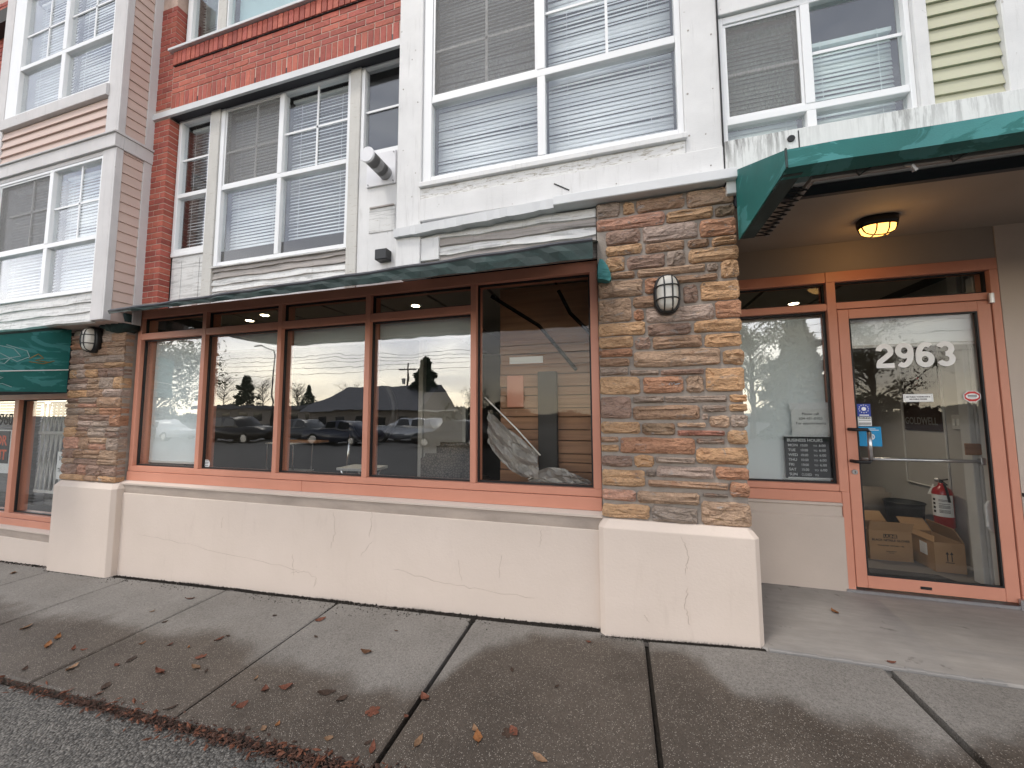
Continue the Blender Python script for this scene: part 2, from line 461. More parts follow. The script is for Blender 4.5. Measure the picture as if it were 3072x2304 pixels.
# ------------------------------------------------------------------ mesh helpers
W = {}      # world origin of every object that can be a parent
class MB:
    def __init__(s): s.v = []; s.f = []
    def add(s, vs, fs):
        o = len(s.v); s.v += [tuple(p) for p in vs]; s.f += [tuple(i + o for i in f) for f in fs]; return s
    def box(s, x0, x1, y0, y1, z0, z1):
        return s.add([(x0, y0, z0), (x1, y0, z0), (x1, y1, z0), (x0, y1, z0), (x0, y0, z1), (x1, y0, z1), (x1, y1, z1), (x0, y1, z1)],
                     [(0, 3, 2, 1), (4, 5, 6, 7), (0, 1, 5, 4), (1, 2, 6, 5), (2, 3, 7, 6), (3, 0, 4, 7)])
    def _prism(s, a, b):
        n = len(a)
        return s.add(a + b, [tuple(range(n - 1, -1, -1)), tuple(range(n, 2 * n))] + [(i, (i + 1) % n, n + (i + 1) % n, n + i) for i in range(n)])
    def px(s, poly, x0, x1): return s._prism([(x0, y, z) for y, z in poly], [(x1, y, z) for y, z in poly])
    def py(s, poly, y0, y1): return s._prism([(x, y0, z) for x, z in poly], [(x, y1, z) for x, z in poly])
    def pz(s, poly, z0, z1): return s._prism([(x, y, z0) for x, y in poly], [(x, y, z1) for x, y in poly])
    def loft(s, rings, cap=True, closed=True):
        n = len(rings[0]); o = len(s.v); s.v += [tuple(p) for r in rings for p in r]
        for k in range(len(rings) - 1):
            for i in range(n if closed else n - 1):
                j = (i + 1) % n
                s.f.append((o + k * n + i, o + k * n + j, o + (k + 1) * n + j, o + (k + 1) * n + i))
        if cap:
            s.f.append(tuple(o + i for i in range(n - 1, -1, -1))); s.f.append(tuple(o + (len(rings) - 1) * n + i for i in range(n)))
        return s
    def tube(s, pts, r, n=6, closed=False):
        pts = [Vector(p) for p in pts]; rings = []; m = len(pts)
        rr = r if isinstance(r, (list, tuple)) else [r] * m
        ref = None
        for i, p in enumerate(pts):
            a = pts[(i - 1) % m] if (i or closed) else p
            b = pts[(i + 1) % m] if (i < m - 1 or closed) else p
            d = (b - a).normalized()
            if ref is None: ref = Vector((0, 0, 1)) if abs(d.z) < .9 else Vector((1, 0, 0))
            u = d.cross(ref).normalized(); v = u.cross(d); ref = v
            rings.append([p + rr[i] * (math.cos(2 * math.pi * k / n) * u + math.sin(2 * math.pi * k / n) * v) for k in range(n)])
        if closed: rings.append(rings[0]); return s.loft(rings, False)
        return s.loft(rings)
    def lathe(s, prof, c, n=16):
        return s.loft([[(c[0] + r * math.cos(2 * math.pi * k / n), c[1] + r * math.sin(2 * math.pi * k / n), c[2] + z) for k in range(n)] for r, z in prof])
    def xf(s, m):
        s.v = [tuple(m @ Vector(p)) for p in s.v]; return s
    def mesh(s, name, o=(0, 0, 0), mat=None, bevel=0, smooth=False, seg=1):
        me = bpy.data.meshes.new(name)
        me.from_pydata([(p[0] - o[0], p[1] - o[1], p[2] - o[2]) for p in s.v], [], s.f)
        bm = bmesh.new(); bm.from_mesh(me)
        if bevel:
            ed = [e for e in bm.edges if len(e.link_faces) == 2 and e.calc_face_angle(0) > .6]
            bmesh.ops.bevel(bm, geom=ed, offset=bevel, segments=seg, affect='EDGES', clamp_overlap=True)
        bmesh.ops.recalc_face_normals(bm, faces=bm.faces)
        bm.to_mesh(me); bm.free()
        if smooth:
            for p in me.polygons: p.use_smooth = True
        if mat is not None: me.materials.append(mat)
        return me
    def build(s, name, mat, parent=None, bevel=0, smooth=False, origin=None, seg=1):
        o = W[parent] if parent is not None else Vector(origin or (0, 0, 0))
        me = s.mesh(name, o, M[mat] if isinstance(mat, str) else mat, bevel, smooth, seg)
        ob = bpy.data.objects.new(name, me); COL.objects.link(ob)
        if parent is not None: ob.parent = parent
        else: ob.location = o
        W[ob] = Vector(o)
        return ob
def tag(o, label=None, cat=None, group=None, kind=None):
    if label: o['label'] = label
    if cat: o['category'] = cat
    if group: o['group'] = group
    if kind: o['kind'] = kind
    return o
def thing(name, label, cat, loc=(0, 0, 0), group=None):
    o = bpy.data.objects.new(name, None); o.empty_display_size = .1
    COL.objects.link(o); o.location = loc; W[o] = Vector(loc)
    return tag(o, label, cat, group)
def inst(name, me, parent, loc, color=None, rot=None, scale=None):
    """a piece that shares mesh data, placed at a world point under its parent"""
    ob = bpy.data.objects.new(name, me); COL.objects.link(ob)
    if parent is not None: ob.parent = parent; ob.location = Vector(loc) - W[parent]
    else: ob.location = loc
    if color: ob.color = _c(color)
    if rot: ob.rotation_euler = rot
    if scale: ob.scale = scale
    W[ob] = Vector(loc)
    return ob
def struct(name, mb, mat, **k): return tag(mb.build(name, mat, **k), kind='structure')
def text(body, size, loc, mat, parent, align='LEFT', bold=0.0, depth=.0012, sx=1.0, rot=None, name='lettering', space=1.0):
    cu = bpy.data.curves.new(name, 'FONT'); cu.body = body; cu.size = size; cu.align_x = align; cu.extrude = depth; cu.offset = bold
    cu.space_character = space; cu.space_line = 1.0
    cu.resolution_u = 4
    cu.materials.append(M[mat])
    tmp = bpy.data.objects.new(name, cu)
    me = bpy.data.meshes.new_from_object(tmp); me.name = name
    bpy.data.objects.remove(tmp); bpy.data.curves.remove(cu)
    ob = bpy.data.objects.new(name, me); COL.objects.link(ob)
    ob.rotation_euler = rot or (math.pi / 2, 0, 0); ob.scale = (sx, 1, 1)
    ob.location = Vector(loc) - (W[parent] if parent is not None else Vector((0, 0, 0)))
    if parent is not None: ob.parent = parent
    W[ob] = Vector(loc)
    return ob

# pavement height under x, y (it rises to the right and falls towards the street)
_GX = [(-12, -1.80), (-9, -1.71), (-7, -1.67), (-6, -1.643), (-4.9, -1.615), (-.77, -1.468), (-.15, -1.44), (.78, -1.372), (1.9, -1.376), (4, -1.36), (7, -1.36)]
def G(x, y):
    x = max(_GX[0][0], min(_GX[-1][0], x))
    for (a, za), (b, zb) in zip(_GX, _GX[1:]):
        if x <= b: return za + (zb - za) * (x - a) / (b - a) - .02 * (2.62 - y)

# ------------------------------------------------------------------ ground, road, pavement
gr = MB()
gr.add([(-900, -900, -2.6), (900, -900, -2.6), (900, 900, -2.6), (-900, 900, -2.6)], [(0, 1, 2, 3)])
struct('ground', gr, 'ground')
def sheet(x0, x1, y0, y1, nx, ny, dz=0.0, zf=None):
    m = MB(); vs = []; fs = []
    for j in range(ny + 1):
        for i in range(nx + 1):
            x = x0 + (x1 - x0) * i / nx; y = y0 + (y1 - y0) * j / ny
            vs.append((x, y, (zf or G)(x, y) + dz))
    for j in range(ny):
        for i in range(nx):
            a = j * (nx + 1) + i; fs.append((a, a + 1, a + nx + 2, a + nx + 1))
    return m.add(vs, fs)
# road and the car park over the way
struct('road', sheet(-120, 60, -60, -.02, 30, 20, 0, lambda x, y: -1.80 + .006 * max(-12, min(8, x)) - .012 * max(-6, y)), 'asphalt')
kb = MB()
for i in range(12):
    x0 = -12 + i * 1.6
    kb.px([(-.14, G(x0, 0) - .3), (.02, G(x0, 0) - .3), (.02, G(x0, 0)), (-.10, G(x0, 0) - .005), (-.14, G(x0, 0) - .04)], x0, x0 + 1.594)
struct('kerb', kb, 'kerb')
struct('verge_path', sheet(-12, 7, .025, 1.455, 38, 3, -.012), 'verge')
sw = struct('sidewalk', sheet(-12, 7, 1.40, 2.95, 38, 3, -.045), 'dirt')
XJ = [-11.8, -10.6, -9.4, -8.2, -7.0, -5.8, -4.66, -3.405, -2.222, -1.045, .128, 1.352, 2.55, 3.75, 4.95, 6.2]
GAP = {-1.045: .028, 1.352: .040, .128: .024}
def slab(x0, x1, y0, y1):
    m = MB(); n = 6; c = .012
    ys = [y0, y0 + c, y0 + c, y1 - c, y1 - c, y1]
    top = []
    xs = [x0, x0 + c] + [x0 + c + (x1 - x0 - 2 * c) * i / n for i in range(1, n)] + [x1 - c, x1]
    vs = []; fs = []
    yy = [y0, y0 + c, y1 - c, y1]
    for j, y in enumerate(yy):
        for i, x in enumerate(xs):
            edge = j in (0, 3) or i in (0, len(xs) - 1)
            vs.append((x, y, G(x, y) - (.007 if edge else 0)))
    k = len(xs)
    for j in range(3):
        for i in range(k - 1): fs.append((j * k + i, j * k + i + 1, (j + 1) * k + i + 1, (j + 1) * k + i))
    ring = [i for i in range(k)] + [j * k + k - 1 for j in range(1, 4)] + [3 * k + i for i in range(k - 2, -1, -1)] + [j * k for j in (2, 1)]
    o = len(vs)
    vs += [(vs[i][0], vs[i][1], vs[i][2] - .06) for i in ring]
    for q in range(len(ring)): fs.append((ring[q], ring[(q + 1) % len(ring)], o + (q + 1) % len(ring), o + q))
    return m.add(vs, fs)
for a, b in zip(XJ, XJ[1:]):
    ga, gb = GAP.get(a, .012) / 2, GAP.get(b, .012) / 2
    y1 = 2.604 if (a > .1) else 2.66
    slab(a + ga, b - gb, 1.492, y1).build('paving_slab', 'pave', sw)
# expansion-joint filler in the two wide gaps
es = MB()
def ez(x, y): return -1.371 + (y - 2.62) * (.036 / .88) if y > 2.62 else -1.371
es.loft([[(x, 2.612, -1.50), (x, 2.612, ez(0, 0) - .012), (x, 2.624, ez(0, 0)), (x, 3.60, -1.331), (x, 3.60, -1.5)] for x in (.772, 2.0, 3.5, 6.9)])
tag(es.build('entry_floor', 'entry'), kind='structure')
ce = MB()
pts = [(.80 + .08 * i, 2.614 + .006 * math.sin(i * 1.7)) for i in range(14)]
for (a, b), (c, d) in zip(pts, pts[1:]): ce.box(a, c + .003, 2.604, b + .012, -1.39, -1.366 + .002 * math.sin(a * 40))
tag(ce.build('mortar_smear', 'kerb', None, .003), kind='structure')
# ------------------------------------------------------------------ the building
B = thing('apartment_building', 'long apartment building with brick, white and beige bays above street-level shops', 'building', (0, 2.7, -1.45))

def profile_wall(x0, x1, top, label):
    """painted stucco wall under a shop window with a lipped top"""
    m = MB().px([(2.70, -1.95), (2.70, top - .118), (2.93, top - .118), (2.93, -1.95)], x0, x1)
    o = tag(m.build('low_wall', 'stucco', B, .004), label)
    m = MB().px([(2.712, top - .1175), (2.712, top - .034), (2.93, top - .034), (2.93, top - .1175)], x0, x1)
    m.build('dark_band', 'dark_tone', o)  # slightly recessed band in a darker stucco tone
    m = MB().px([(2.699, top - .0335), (2.697, top - .018), (2.745, top), (2.93, top), (2.93, top - .0335)], x0, x1)
    m.build('lip', 'stucco', o)
    return o
lw = profile_wall(-4.985, -.127, -.683, 'low beige stucco wall with hairline cracks under the long shop window')
lw2 = profile_wall(-9.5, -5.86, -1.285, 'low beige stucco wall under the gated shop window')

def crack(pts, parent, y=2.70, wid=.0013, jit=.009, sub=7):
    P = []
    for (a, b), (c, d) in zip(pts, pts[1:]):
        for i in range(sub):
            t = i / sub; P.append((a + (c - a) * t + R.uniform(-jit, jit), b + (d - b) * t + R.uniform(-jit, jit)))
    P.append(pts[-1])
    m = MB(); vs = []; fs = []
    for i, (x, z) in enumerate(P):
        ww = wid * R.uniform(.35, 1.1) * (1 if 0 < i < len(P) - 1 else .2)
        a = P[max(0, i - 1)]; b = P[min(len(P) - 1, i + 1)]
        dx, dz = b[0] - a[0], b[1] - a[1]; L = math.hypot(dx, dz) or 1
        nx, nz = -dz / L * ww, dx / L * ww
        vs += [(x + nx, y - .0012, z + nz), (x - nx, y - .0012, z - nz), (x - nx, y + .002, z - nz), (x + nx, y + .002, z + nz)]
    for i in range(len(P) - 1):
        for k in range(4): fs.append((4 * i + k, 4 * i + (k + 1) % 4, 4 * i + 4 + (k + 1) % 4, 4 * i + 4 + k))
    m.add(vs, fs).build('crack', 'crack', parent)
for c in ([(-4.75, -1.19), (-4.1, -1.22), (-3.2, -1.29), (-2.65, -1.33)], [(-2.32, -.82), (-2.30, -.98), (-2.34, -1.12)], [(-1.95, -.80), (-1.97, -1.0)],
          [(-2.75, -1.36), (-2.6, -1.33), (-2.48, -1.37), (-2.50, -1.45)], [(-2.72, -1.37), (-2.73, -1.2)], [(-1.75, -1.22), (-1.4, -1.27), (-1.05, -1.29), (-.6, -1.30)],
          [(-.55, -.83), (-.57, -.95)], [(-1.20, -1.10), (-1.16, -1.25)], [(-.85, -1.02), (-.87, -1.2)], [(-3.55, -.95), (-3.56, -1.05)], [(-2.05, -1.15), (-1.93, -1.02)]):
    crack(c, lw)

# ---- stone pillars
STONES = [(-0.125,1.385,0.039,1.489,'g'),(0.057,1.385,0.137,1.472,'t'),(0.148,1.381,0.46,1.477,'b'),(0.474,1.365,0.754,1.481,'k'),(0.641,1.281,0.756,1.354,'d'),(-0.125,1.283,0.331,1.375,'p'),(0.34,1.281,0.63,1.36,'t'),(-0.06,1.17,0.171,1.28,'m'),(0.185,1.16,0.531,1.275,'l'),(0.544,1.152,0.76,1.271,'r'),(-0.062,1.096,0.178,1.17,'t'),(0.197,1.089,0.447,1.156,'b'),(0.468,1.09,0.598,1.145,'b'),(0.612,1.085,0.761,1.144,'t'),(-0.064,0.983,0.062,1.086,'t'),(0.077,0.983,0.325,1.083,'m'),(0.337,0.98,0.447,1.086,'g'),(0.471,0.983,0.765,1.079,'t'),(-0.034,0.928,0.127,0.977,'b'),(0.143,0.923,0.567,0.979,'k'),(0.577,0.918,0.643,0.973,'g'),(0.656,0.866,0.763,0.982,'t'),(0.363,0.859,0.637,0.908,'b'),(0.188,0.802,0.351,0.912,'r'),(-0.125,0.799,0.176,0.917,'k'),(0.428,0.722,0.516,0.845,'m'),(0.532,0.724,0.759,0.853,'o'),(0.109,0.714,0.34,0.791,'b'),(-0.125,0.625,0.101,0.79,'k'),(0.113,0.624,0.177,0.7,'r'),(0.189,0.602,0.607,0.708,'l'),(0.615,0.604,0.767,0.718,'r'),(-0.125,0.525,0.183,0.621,'t'),(0.198,0.512,0.466,0.594,'m'),(0.485,0.516,0.763,0.597,'o'),(-0.125,0.441,0.105,0.52,'t'),(0.115,0.424,0.215,0.51,'m'),(0.229,0.423,0.531,0.508,'b'),(0.543,0.42,0.762,0.503,'o'),(-0.125,0.38,0.098,0.438,'r'),(-0.125,0.316,0.076,0.371,'b'),(0.104,0.303,0.632,0.414,'k'),(0.645,0.302,0.767,0.395,'t'),(-0.125,0.255,0.066,0.309,'g'),(0.076,0.249,0.261,0.288,'g'),(0.271,0.245,0.533,0.285,'m'),(0.54,0.135,0.765,0.285,'o'),(-0.125,0.124,0.141,0.243,'t'),(0.158,0.129,0.411,0.239,'r'),(0.425,0.126,0.528,0.235,'k'),(-0.125,-0.039,0.081,0.107,'m'),(0.091,0.063,0.287,0.109,'g'),(0.293,0.064,0.659,0.109,'g'),(0.674,0.065,0.772,0.112,'o'),(0.671,0.003,0.771,0.053,'t'),(0.089,-0.047,0.502,0.047,'b'),(0.513,0.003,0.651,0.046,'g'),(0.511,-0.047,0.546,-0.007,'l'),(0.554,-0.096,0.665,-0.019,'k'),(0.674,-0.096,0.769,-0.011,'g'),(-0.125,-0.141,0.134,-0.06,'t'),(0.144,-0.15,0.348,-0.065,'d2'),(0.362,-0.097,0.531,-0.064,'k'),(0.36,-0.152,0.637,-0.113,'r2'),(0.651,-0.202,0.766,-0.111,'t'),(-0.125,-0.202,-0.009,-0.162,'b'),(-0.125,-0.263,-0.007,-0.216,'t'),(0.0,-0.27,0.462,-0.164,'r'),(0.474,-0.201,0.635,-0.163,'g'),(0.469,-0.326,0.762,-0.221,'o'),(-0.125,-0.361,0.078,-0.288,'m'),(0.089,-0.362,0.214,-0.282,'o'),(0.221,-0.33,0.46,-0.287,'g'),(-0.125,-0.487,0.152,-0.38,'t'),(0.161,-0.421,0.222,-0.372,'d3'),(0.227,-0.421,0.563,-0.344,'l'),(0.577,-0.419,0.764,-0.34,'r'),(0.17,-0.484,0.645,-0.44,'b'),(0.652,-0.526,0.757,-0.432,'r'),(-0.125,-0.587,0.094,-0.512,'p'),(0.102,-0.591,0.477,-0.512,'k'),(0.499,-0.533,0.64,-0.508,'d3'),(-0.125,-0.698,0.178,-0.606,'t'),(0.19,-0.707,0.461,-0.604,'d3'),(0.483,-0.705,0.76,-0.558,'k')]
PAL = {'g': (.245, .215, .195), 't': (.385, .25, .145), 'b': (.25, .165, .115), 'k': (.31, .225, .165), 'd': (.085, .075, .055), 'p': (.36, .20, .155), 'm': (.185, .130, .115),
       'l': (.33, .275, .255), 'r': (.31, .155, .095), 'o': (.43, .265, .145), 'd2': (.17, .125, .085), 'r2': (.26, .105, .085), 'd3': (.175, .165, .155)}
def stone_mesh(wd, h, d, corner=0):
    """irregular split-faced block; front looks to -y, back at +d"""
    a, b = wd / 2, h / 2; c = min(.014, h * .18)
    j = min(.006, h * .07)
    u = lambda k=1.0: R.uniform(-j, j) * k
    ring = [(-a + c + u(), -b + u(.6)), (-a * .3 + u(), -b + u()), (a * .35 + u(), -b + u()), (a - c + u(), -b + u(.6)), (a + u(.5), -b + c + u()), (a + u(.8), u()), (a + u(.5), b - c + u()),
            (a - c + u(), b + u(.6)), (a * .3 + u(), b + u()), (-a * .35 + u(), b + u()), (-a + c + u(), b + u(.6)), (-a + u(.5), b - c + u()), (-a + u(.8), u()), (-a + u(.5), -b + c + u())]
    n = len(ring); ins = min(.008, h * .12)
    def inset(k, y, jj):
        out = []
        for x, z in ring:
            sx = max(.1, 1 - k / a); sz = max(.1, 1 - k / b)
            out.append((x * sx + R.uniform(-1, 1) * .003, y + R.uniform(-jj, jj), z * sz + R.uniform(-1, 1) * .002))
        return out
    m = MB()
    m.loft([[(x, d, z) for x, z in ring], [(x, .0, z) for x, z in ring], inset(ins, -.009, .0055), inset(b * .55, -.015, .0105)], True)
    return m.mesh('stone', (0, 0, 0), M['stone'])
def pillar(label, x0, x1, z0, z1, stones, backy, cx):
    m = MB().box(x0 + .004, x1 - .006, 2.674, backy, z0, z1)
    p = tag(m.build('stone_pillar', 'mortar', B), label)
    for (a, b, c, d, k) in stones:
        g = .0018
        wd, h = c - a - 2 * g, d - b - 2 * g
        if wd < .015 or h < .012: continue
        col = Vector(PAL[k]); col = (col * .82 + Vector((.055, .036, .023))) * R.uniform(1.08, 1.36); col = col.lerp(Vector((.31, .235, .18)), .16) * 1.2; col = Vector((col.x * 1.03, col.y * .98, col.z * .94))
        edge = c > x1 - .03
        o = inst('stone', stone_mesh(wd, h, .075 if edge and x1 < -1 else .03), p, ((a + c) / 2, 2.664 + R.uniform(-.004, .003), (b + d) / 2), tuple(col))
    return p
def base(parent, x0, x1, ztop, zb, yf):
    c = .032; i = .036
    def ring(x0, x1, y0, y1, z): return [(x0 + c, y0, z), (x1 - c, y0, z), (x1, y0 + c, z), (x1, y1, z), (x0, y1, z), (x0, y0 + c, z)]
    m = MB().loft([ring(x0, x1, yf, 3.2, zb), ring(x0, x1, yf, 3.2, ztop - .052), ring(x0 + i, x1 - i, yf + i, 3.2 - i, ztop)])
    return m.build('pillar_base', 'stucco', parent, .003)
pm = pillar('broad stone pillar with oval lamp between the shop window and the entry', -.127, .757, -.705, 1.49, STONES, 3.50, 0)
bm_ = base(pm, -.152, .792, -.705, -1.75, 2.62)
for c in ([(.36, -.78), (.39, -.9), (.37, -1.0)], [(.38, -1.08), (.36, -1.2), (.39, -1.3)], [(.12, -1.27), (.15, -1.32)]): crack(c, pm, 2.62, .0018)
rows = []
z = -.700
while z < .86:
    h = R.choice((.062, .075, .085, .095, .11, .13))
    h = min(h, .925 - z)
    x = -5.865
    while x < -4.99:
        wd = R.uniform(.13, .36) if h > .08 else R.uniform(.2, .4)
        if x + wd > -5.10: wd = -4.985 - x
        k = R.choice('gtbkpmlrok' + 'gmlb')
        if h > .09 and R.random() < .3 and wd > .15:
            s_ = R.uniform(.4, .6) * h
            rows.append((x, z, x + wd, z + s_, k)); rows.append((x, z + s_, x + wd, z + h, R.choice('gbkmt')))
        else: rows.append((x, z, x + wd, z + h, k))
        x += wd
    z += h
pl = pillar('narrower stone pillar with bulkhead lamp beside the gated shop', -5.868, -4.983, -.705, .935, rows, 3.3, 0)
base(pl, -5.905, -4.925, -.705, -1.95, 2.62)

# ---- long shop window
def bars(m, x0, x1, z0, z1, y0, y1): m.box(x0, x1, y0, y1, z0, z1)
GX0, GX1 = -4.967, -.130
mull = [(-4.030, -3.978), (-3.066, -3.018), (-2.105, -2.055), (-1.122, -1.074)]
m = MB()
m.box(GX0, GX1, 2.752, 2.90, 1.030, 1.115)                       # head
m.box(GX0, -4.912, 2.752, 2.90, -.533, 1.0298); m.box(-.186, GX1, 2.752, 2.90, -.533, 1.0298)
m.box(GX0, GX1, 2.750, 2.90, -.588, -.5335)                       # bottom rail
sw_ = tag(m.build('shop_window', 'coral', B, .0025), 'long coral-framed shop window of five bays over the low wall')
for a, b in ((GX0, -2.712), (-2.709, GX1)):
    MB().box(a, b, 2.743, 2.90, -.682, -.5915).build('sill_plate', 'coral', sw_, .003)
for a, b in mull: MB().box(a, b, 2.7515, 2.90, -.533, 1.0298).build('mullion', 'coral', sw_, .0025)
xs = [(-4.912, -4.030)] + [(mull[i][1], mull[i + 1][0]) for i in range(3)] + [(-1.074, -.186)]
def pane(parent, x0, x1, z0, z1, y, mat, gas=.014, gy=None):
    e = .002
    MB().box(x0 + e, x1 - e, y, y + .006, z0 + e, z1 - e).build('pane', mat, parent)
    if gas:
        g = MB(); y0 = y - .022; y1 = y - .001
        g.box(x0 + .0005, x0 + gas, y0, y1, z0 + .0005, z1 - .0005); g.box(x1 - gas, x1 - .0005, y0, y1, z0 + .0005, z1 - .0005)
        g.box(x0 + gas, x1 - gas, y0, y1, z0 + .0005, z0 + gas); g.box(x0 + gas, x1 - gas, y0, y1, z1 - gas, z1 - .0005)
        g.build('gasket', 'gasket', parent)
for i, (a, b) in enumerate(xs):
    if i < 4:
        MB().box(a + .0005, b - .0005, 2.754, 2.88, .797, .864).build('transom_bar', 'coral', sw_, .0025)
        pane(sw_, a, b, .864, 1.030, 2.812, 'glass_clear'); pane(sw_, a, b, -.533, .797, 2.812, 'glass_shop')
    else:
        pane(sw_, a, b, -.533, 1.030, 2.812, 'glass_clear')

# ---- entry recess: side window, door frame, door
m = MB()
m.box(.758, 1.6045, 3.50, 3.62, 1.025, 1.108); m.box(.758, 1.6045, 3.502, 3.60, .800, .856); m.box(.758, 1.6045, 3.50, 3.62, -.604, -.554)
m.box(.758, .79, 3.50, 3.62, -.5535, .7995); m.box(.758, .79, 3.50, 3.62, .8565, 1.0245)
siw = tag(m.build('side_window', 'coral', B, .0025), 'narrow coral-framed window with drawn blind beside the glass door')
MB().box(.758, 1.612, 3.494, 3.62, -.690, -.6075).build('sill_plate', 'coral', siw, .003)
pane(siw, .79, 1.6045, .856, 1.025, 3.555, 'glass_clear'); pane(siw, .79, 1.6045, -.554, .800, 3.555, 'glass_shop')
m = MB()
m.box(1.605, 1.6655, 3.498, 3.62, -.606, 1.0245); m.box(1.616, 1.6655, 3.498, 3.62, -1.335, -.6065); m.box(1.605, 2.648, 3.498, 3.62, 1.025, 1.108)
m.box(1.666, 2.5995, 3.502, 3.60, .806, .858); m.box(2.60, 2.648, 3.498, 3.62, -1.335, 1.0245)
df = tag(m.build('door_frame', 'coral', B, .0025), 'coral metal frame with transom pane round the glass entry door')
pane(df, 1.666, 2.5995, .858, 1.025, 3.555, 'glass_clear')
MB().box(1.60, 2.70, 3.485, 3.66, -1.338, -1.316).build('threshold', 'steel', df, .003)
D0, D1 = 1.672, 2.594
m = MB()
m.box(D0, 1.742, 3.503, 3.547, -1.300, .800); m.box(2.518, D1, 3.503, 3.547, -1.300, .800)
m.box(1.7425, 2.5175, 3.503, 3.547, .726, .800); m.box(1.7425, 2.5175, 3.503, 3.547, -1.300, -1.213)
door = tag(m.build('entry_door', 'coral', B, .003), 'glass entry door in a coral frame with white house number')
pane(door, 1.7425, 2.5175, -1.213, .726, 3.528, 'glass_door', .010)
# handle, push bar, lock, hinges
h = MB(); h.tube([(1.690, 3.50, -.133), (1.695, 3.455, -.133), (1.71, 3.44, -.133), (1.772, 3.436, -.133), (1.782, 3.436, -.150)], .0125, 8)
h.tube([(1.690, 3.50, -.372), (1.695, 3.455, -.372), (1.71, 3.44, -.372), (1.772, 3.436, -.372), (1.782, 3.436, -.355)], .0125, 8)
hd = h.build('handle', 'rubber', door, 0, True)
MB().tube([(1.782, 3.436, -.150), (1.782, 3.436, -.355)], .0135, 10).build('handle_grip', 'steel', door, 0, True)
MB().tube([(1.79, 3.57, -.362), (2.50, 3.57, -.362)], .0125, 10).build('push_bar', 'steel', door, 0, True)
MB().box(2.49, 2.515, 3.549, 3.585, -.385, -.335).build('push_bar_bracket', 'steel', door, .003)
MB().tube([(1.707, 3.506, -.455), (1.707, 3.494, -.455)], .019, 16).build('lock', 'steel', door, .002)
MB().box(1.705, 1.709, 3.4925, 3.495, -.464, -.446).build('keyhole', 'black', door)
for zz in (.81, -1.305):
    MB().tube([(2.588, 3.488, zz - .036), (2.588, 3.488, zz + .036)], .016, 12).build('hinge', 'steel', door, .002)
MB().box(2.05, 2.115, 3.4985, 3.504, -1.272, -1.252).build('lock_slot', 'black', door, .002)
def digit(ch, x0, z0, wd=.112, h=.187, s=.036):
    """one bold numeral as a flat vinyl cut-out"""
    rx = (wd - s) / 2; cx = wd / 2
    def arc(cx_, cz, a, b, t0, t1, n=14): return [(cx_ + a * math.cos(rad(t0 + (t1 - t0) * k / n)), cz + b * math.sin(rad(t0 + (t1 - t0) * k / n))) for k in range(n + 1)]
    if ch in '69':
        rb = .30 * h - s / 2 + .004
        paths = [(arc(cx, .30 * h + .002, rx, rb, 0, 360, 24), True), (arc(cx + .010, .42 * h, rx + .010, .58 * h - s / 2, 188, 58, 16), False)]
        if ch == '9': paths = [([(wd - x, h - z) for x, z in p], c) for p, c in paths]
    elif ch == '2':
        p = arc(cx, h - s / 2 - .042, rx, .042, 172, -28, 14) + [(cx + .012, .47 * h), (s / 2 + .006, .26 * h), (s / 2 + .002, s / 2)]
        paths = [(p[:-1] + [(s / 2 + .001, .16 * h)], False), ([(.0, s / 2), (wd, s / 2)], False)]
    else:
        r1 = (h - s) / 4
        paths = [(arc(cx, h - s / 2 - r1, rx * .95, r1, 158, -88, 16), False), (arc(cx, s / 2 + r1 + .001, rx, r1 + .001, 88, -158, 16), False)]
    m = MB()
    for k, (p, closed) in enumerate(paths):
        rings = []; n = len(p)
        for q in range(n):
            if closed and q == n - 1: rings.append(rings[0]); break
            a = p[(q - 1) % (n - 1)] if closed else p[max(0, q - 1)]; b = p[(q + 1) % (n - 1)] if closed else p[min(n - 1, q + 1)]
            dx, dz = b[0] - a[0], b[1] - a[1]; L = math.hypot(dx, dz); nx, nz = -dz / L * s / 2, dx / L * s / 2
            x, z = p[q]; y = 3.5262 - .0002 * k
            rings.append([(x0 + x + nx, y, z0 + z + nz), (x0 + x - nx, y, z0 + z - nz), (x0 + x - nx, 3.5274, z0 + z - nz), (x0 + x + nx, 3.5274, z0 + z + nz)])
        m.loft(rings, not closed)
    m.build('digit', 'vinyl_white', door)
for i, ch in enumerate('2963'): digit(ch, 1.908 + .1215 * i, .332)

# recess walls, ceiling
struct_parts = MB()
MB().px([(3.49, -1.5), (3.49, -.80), (3.505, -.79), (3.505, -.72), (3.492, -.712), (3.50, -.692), (3.62, -.692), (3.62, -1.5)], .757, 1.6155).build('low_wall', 'beige', B, .003)
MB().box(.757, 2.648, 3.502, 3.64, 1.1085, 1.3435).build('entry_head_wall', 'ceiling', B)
ew = MB(); ew.box(2.6485, 5.6, 3.496, 3.64, -1.5, 1.344)
ewo = tag(ew.build('entry_wall', 'beige', B), 'plain beige wall round the entry door')
MB().box(2.6487, 5.6, 3.487, 3.496, -.585, -.560).build('wall_trim', 'gasket', ewo)
MB().box(2.70, 2.76, 3.455, 3.496, -.66, -.60).build('junction_box', 'galv', ewo, .003)
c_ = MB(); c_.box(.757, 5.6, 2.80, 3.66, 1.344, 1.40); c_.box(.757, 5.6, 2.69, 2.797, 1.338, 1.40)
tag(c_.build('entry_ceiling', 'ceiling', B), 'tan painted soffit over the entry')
MB().box(5.6, 5.8, 2.62, 3.66, -1.6, 1.40).build('return_wall', 'beige', B)
MB().box(.757, 5.8, 2.655, 2.689, 1.334, 1.40).build('soffit_beam', 'dark_soffit', B)

